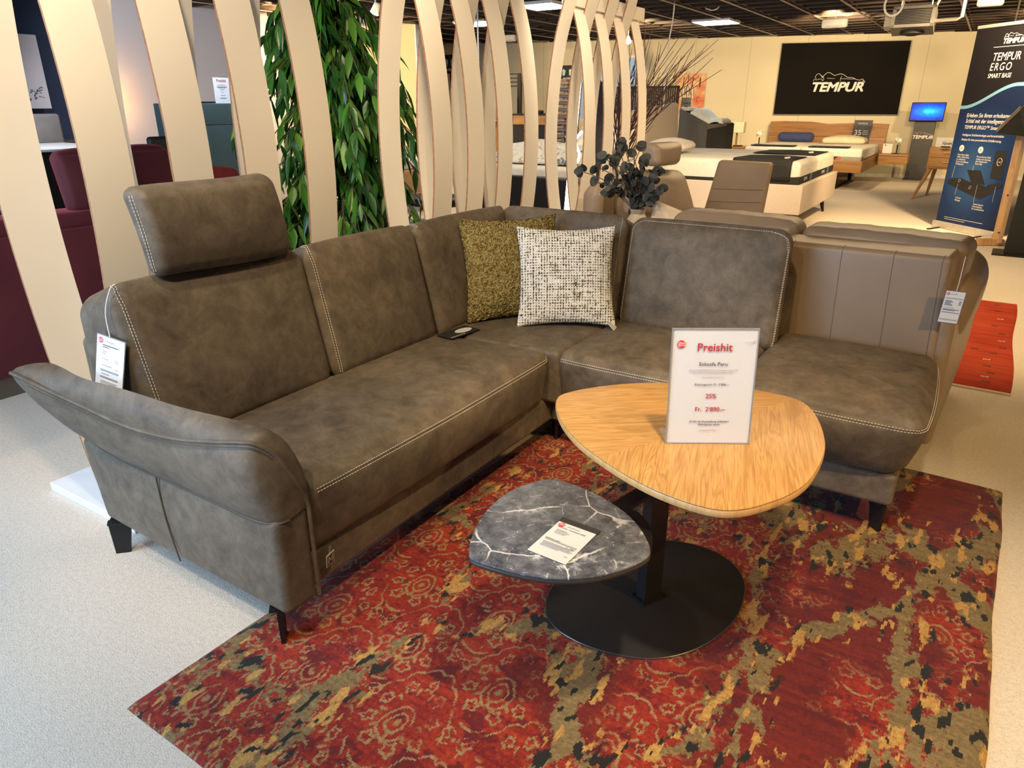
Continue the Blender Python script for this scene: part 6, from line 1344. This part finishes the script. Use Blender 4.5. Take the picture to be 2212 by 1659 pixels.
# signs: partly hidden dark brand signs
def hsign(px, py, Y, wv, hv, label, txt):
    q = pl(px, py, 1, Y); t = thing('brand_sign', label, 'sign', (q.x, q.y, q.z), BR); MB().b2((-wv/2, 0, -hv), (wv/2, .02, 0)).build('panel', BLKM, t)
    m = MB(); text_mb(m, [(txt, 0, -hv*.86, hv*.20, 'CENTER', .01)], -.002); m.build('lettering', WTXT, t, smooth=0)
    m = MB()
    for (x, col) in ((-.25, 0), (.12, 1)):
        o_ = MB(); o_.add([(wv*(x+.09*math.cos(k*.5)*(1+.3*math.sin(k*1.7))), -.002, -hv*(.42-.2*math.sin(k*.5))) for k in range(12)], [tuple(range(12))]); o_.build('emblem', plain('emblem_blue', (.35, .52, .60), .5) if col == 0 else plain('emblem_green', (.45, .58, .40), .5), t, smooth=0)
    MB().b2((-.02, .0, -q.z), (.02, .03, -hv)).build('post', BLK, t)
hsign(1228, 141, 11.6, .36, .27, 'black sign with pale blue and green emblem above the vertebra stack', 'HASENA')
hsign(972, 118, 11.8, .34, .34, 'dark sign with pale blue emblem glimpsed behind the middle slats', 'HASENA')
# stacked vertebra-like display
v1, v0 = pl(1222, 168, 1, 9.7), pl(1216, 292, 1, 9.7); vt = thing('spine_model', 'tall stack of grey and tan vertebra shapes hanging behind the far slats', 'model', (v0.x, 9.7, 0), BR)
MB().lathe([(.16, 0), (.16, .02), (.02, .03), (.02, v1.z)]).build('rod', STEEL, vt); g = random.Random(6)
VG, VT = plain('vertebra_grey', (.12, .115, .12), .4), plain('vertebra_tan', (.42, .28, .18), .6)
for k in range(10):
    z = v1.z-.06-k*(v1.z-v0.z)/8.6; lean_ = .05*math.sin(k*.55)
    sb((-.13+lean_, -.10, z-.035), (.11+lean_, .10, z+.01), 'vertebra', VG if k else VT, vt, .02); MB().rb((-.10+lean_, -.06, z+.01), (.06+lean_, .08, z+.045), .015).build('disc', VT, vt); MB().box((.15+lean_, -.02, z), (.09, .05, .035), M.Rotation(R(-35), 3, 'Y')).build('process', plain('vertebra_pale', (.62, .66, .68), .4), vt)
# luminous floor lamp
lt, lb_ = pl(1249, 180, 1, 6.1), pl(1225, 450, 1, 6.1); fl_ = thing('floor_lamp', 'tall slanted luminous strip floor lamp between the far slats', 'lamp', (lb_.x-.02, 6.1, 0), 0)
d0 = lb_-V((lb_.x-.02, 6.1, 0)); d1 = lt-V((lb_.x-.02, 6.1, 0)); bot = d0-(d1-d0)*(d0.z-.05)/(d1.z-d0.z)
m = MB(); dd = (d1-bot); ax = dd.normalized()
def strip(mb, w_, y0, y1): mb.add([bot+V((-w_, y0, 0)), bot+V((w_, y0, 0)), bot+V((w_, y1, 0)), bot+V((-w_, y1, 0)), d1+V((-w_, y0, 0)), d1+V((w_, y0, 0)), d1+V((w_, y1, 0)), d1+V((-w_, y1, 0))], [(3, 2, 1, 0), (4, 5, 6, 7), (0, 1, 5, 4), (1, 2, 6, 5), (2, 3, 7, 6), (3, 0, 4, 7)])
strip(m, .024, -.012, 0); m.build('light_strip', LEDT, fl_, smooth=0); m = MB(); strip(m, .034, .001, .02); m.build('profile', STEEL, fl_, smooth=0); MB().lathe([(.16, 0), (.16, .02), (.02, .05)], (bot.x, .01, 0)).build('base', STEEL, fl_)
c1_, c2_ = pl(1242, 302, 1, 5.95), pl(1257, 284, 1, 5.95); c3_, c4_, c5_ = pl(1246, 318, 1, 5.95), pl(1252, 335, 1, 5.95), pl(1246, 352, 1, 5.95)
dl_ = thing('loop_lamp', 'small curved luminous lamp to the right of the tall light strip', 'lamp', (c5_.x, 5.95, 0), 0); O_ = V((c5_.x, 5.95, 0))
MB().tube([c1_-O_, c2_-O_], .012).build('light_bar', LEDT, dl_); MB().tube(smoothpath([c1_-O_, c3_-O_, c4_-O_, c5_-O_], 6), .012).build('light_loop', LEDY, dl_); MB().tube([c5_-O_, (0, 0, .02)], .012).build('stem', STEEL, dl_); MB().lathe([(.12, 0), (.12, .02), (.02, .03)]).build('base', STEEL, dl_)
# dark wooden panel
d1_, d2_ = pl(1291, 176, 1, 6.3), pl(1285, 360, 1, 6.3); dk = thing('wood_panel', 'tall dark wooden panel standing between the far slats left of the twigs', 'panel', (d1_.x, 6.3, 0), BR)
MB().rb((-.10, 0, .0), (.12, .05, d1_.z), .006).build('board', DARKW, dk); MB().b2((-.12, -.1, 0), (.14, .15, .02)).build('foot', BLK, dk)
# black office chair foot on the beige floor
q = fl(888, 381); oc_ = thing('office_chair', 'black swivel chair, one base arm showing left of the middle slats', 'chair', (q.x-.25, q.y+.1, 0), .4)
for k in range(5): a_ = k*2*math.pi/5-.35; MB().tube([(0, 0, .10), (.32*math.cos(a_), .32*math.sin(a_), .05)], [.03, .022]).build('base_arm', BLK, oc_)
MB().tube([(0, 0, .08), (0, 0, .42)], .025).build('gas_spring', BLK, oc_); sb((-.24, -.24, .42), (.24, .24, .52), 'seat', BLKL, oc_, .04); sb((-.26, -.22, .55), (-.2, .22, 1.0), 'backrest', BLKL, oc_, .028)
# bed end glimpsed behind the ficus with a bright floral pillow
q = pl(790, 330, 1, 6.6); wd_ = thing('lounge_bed', 'tan wood-framed daybed glimpsed through the ficus leaves', 'bed', (q.x-.1, 6.6, 0), BR); MB().rb((-.8, 0, .25), (.45, .9, .55), .02).build('bed_frame', plain('tan_wood', (.45, .27, .13), .5), wd_)
MB().rb((-.78, .02, .55), (.43, .9, .68), .04).build('mattress', MATT, wd_)
for x in (-.7, .35):
    for y in (.08, .8): MB().b2((x-.03, y-.03, 0), (x+.03, y+.03, .25)).build('leg', BLK, wd_)
def floral():
    m = Mat('floral_print', (.7, .68, .62), .8); v = m.co(); n = E(m.noise(v, 9, 3, .6)); m.color(m.ramp(n, [(.38, (.10, .16, .14)), (.45, (.72, .70, .66)), (.60, (.74, .70, .66)), (.64, (.65, .09, .03)), (.75, (.60, .10, .05))])); return m.m
o = sb((-.28, -.08, 0), (.28, .08, .42), 'throw_pillow', floral(), None, .075, {(1, -1): .05}, 5); o.location = (q.x-.05, 6.9, .69); o.rotation_euler = (R(-15), 0, BR); tag(o, 'white and red floral pillow glimpsed through the ficus leaves', 'pillow')
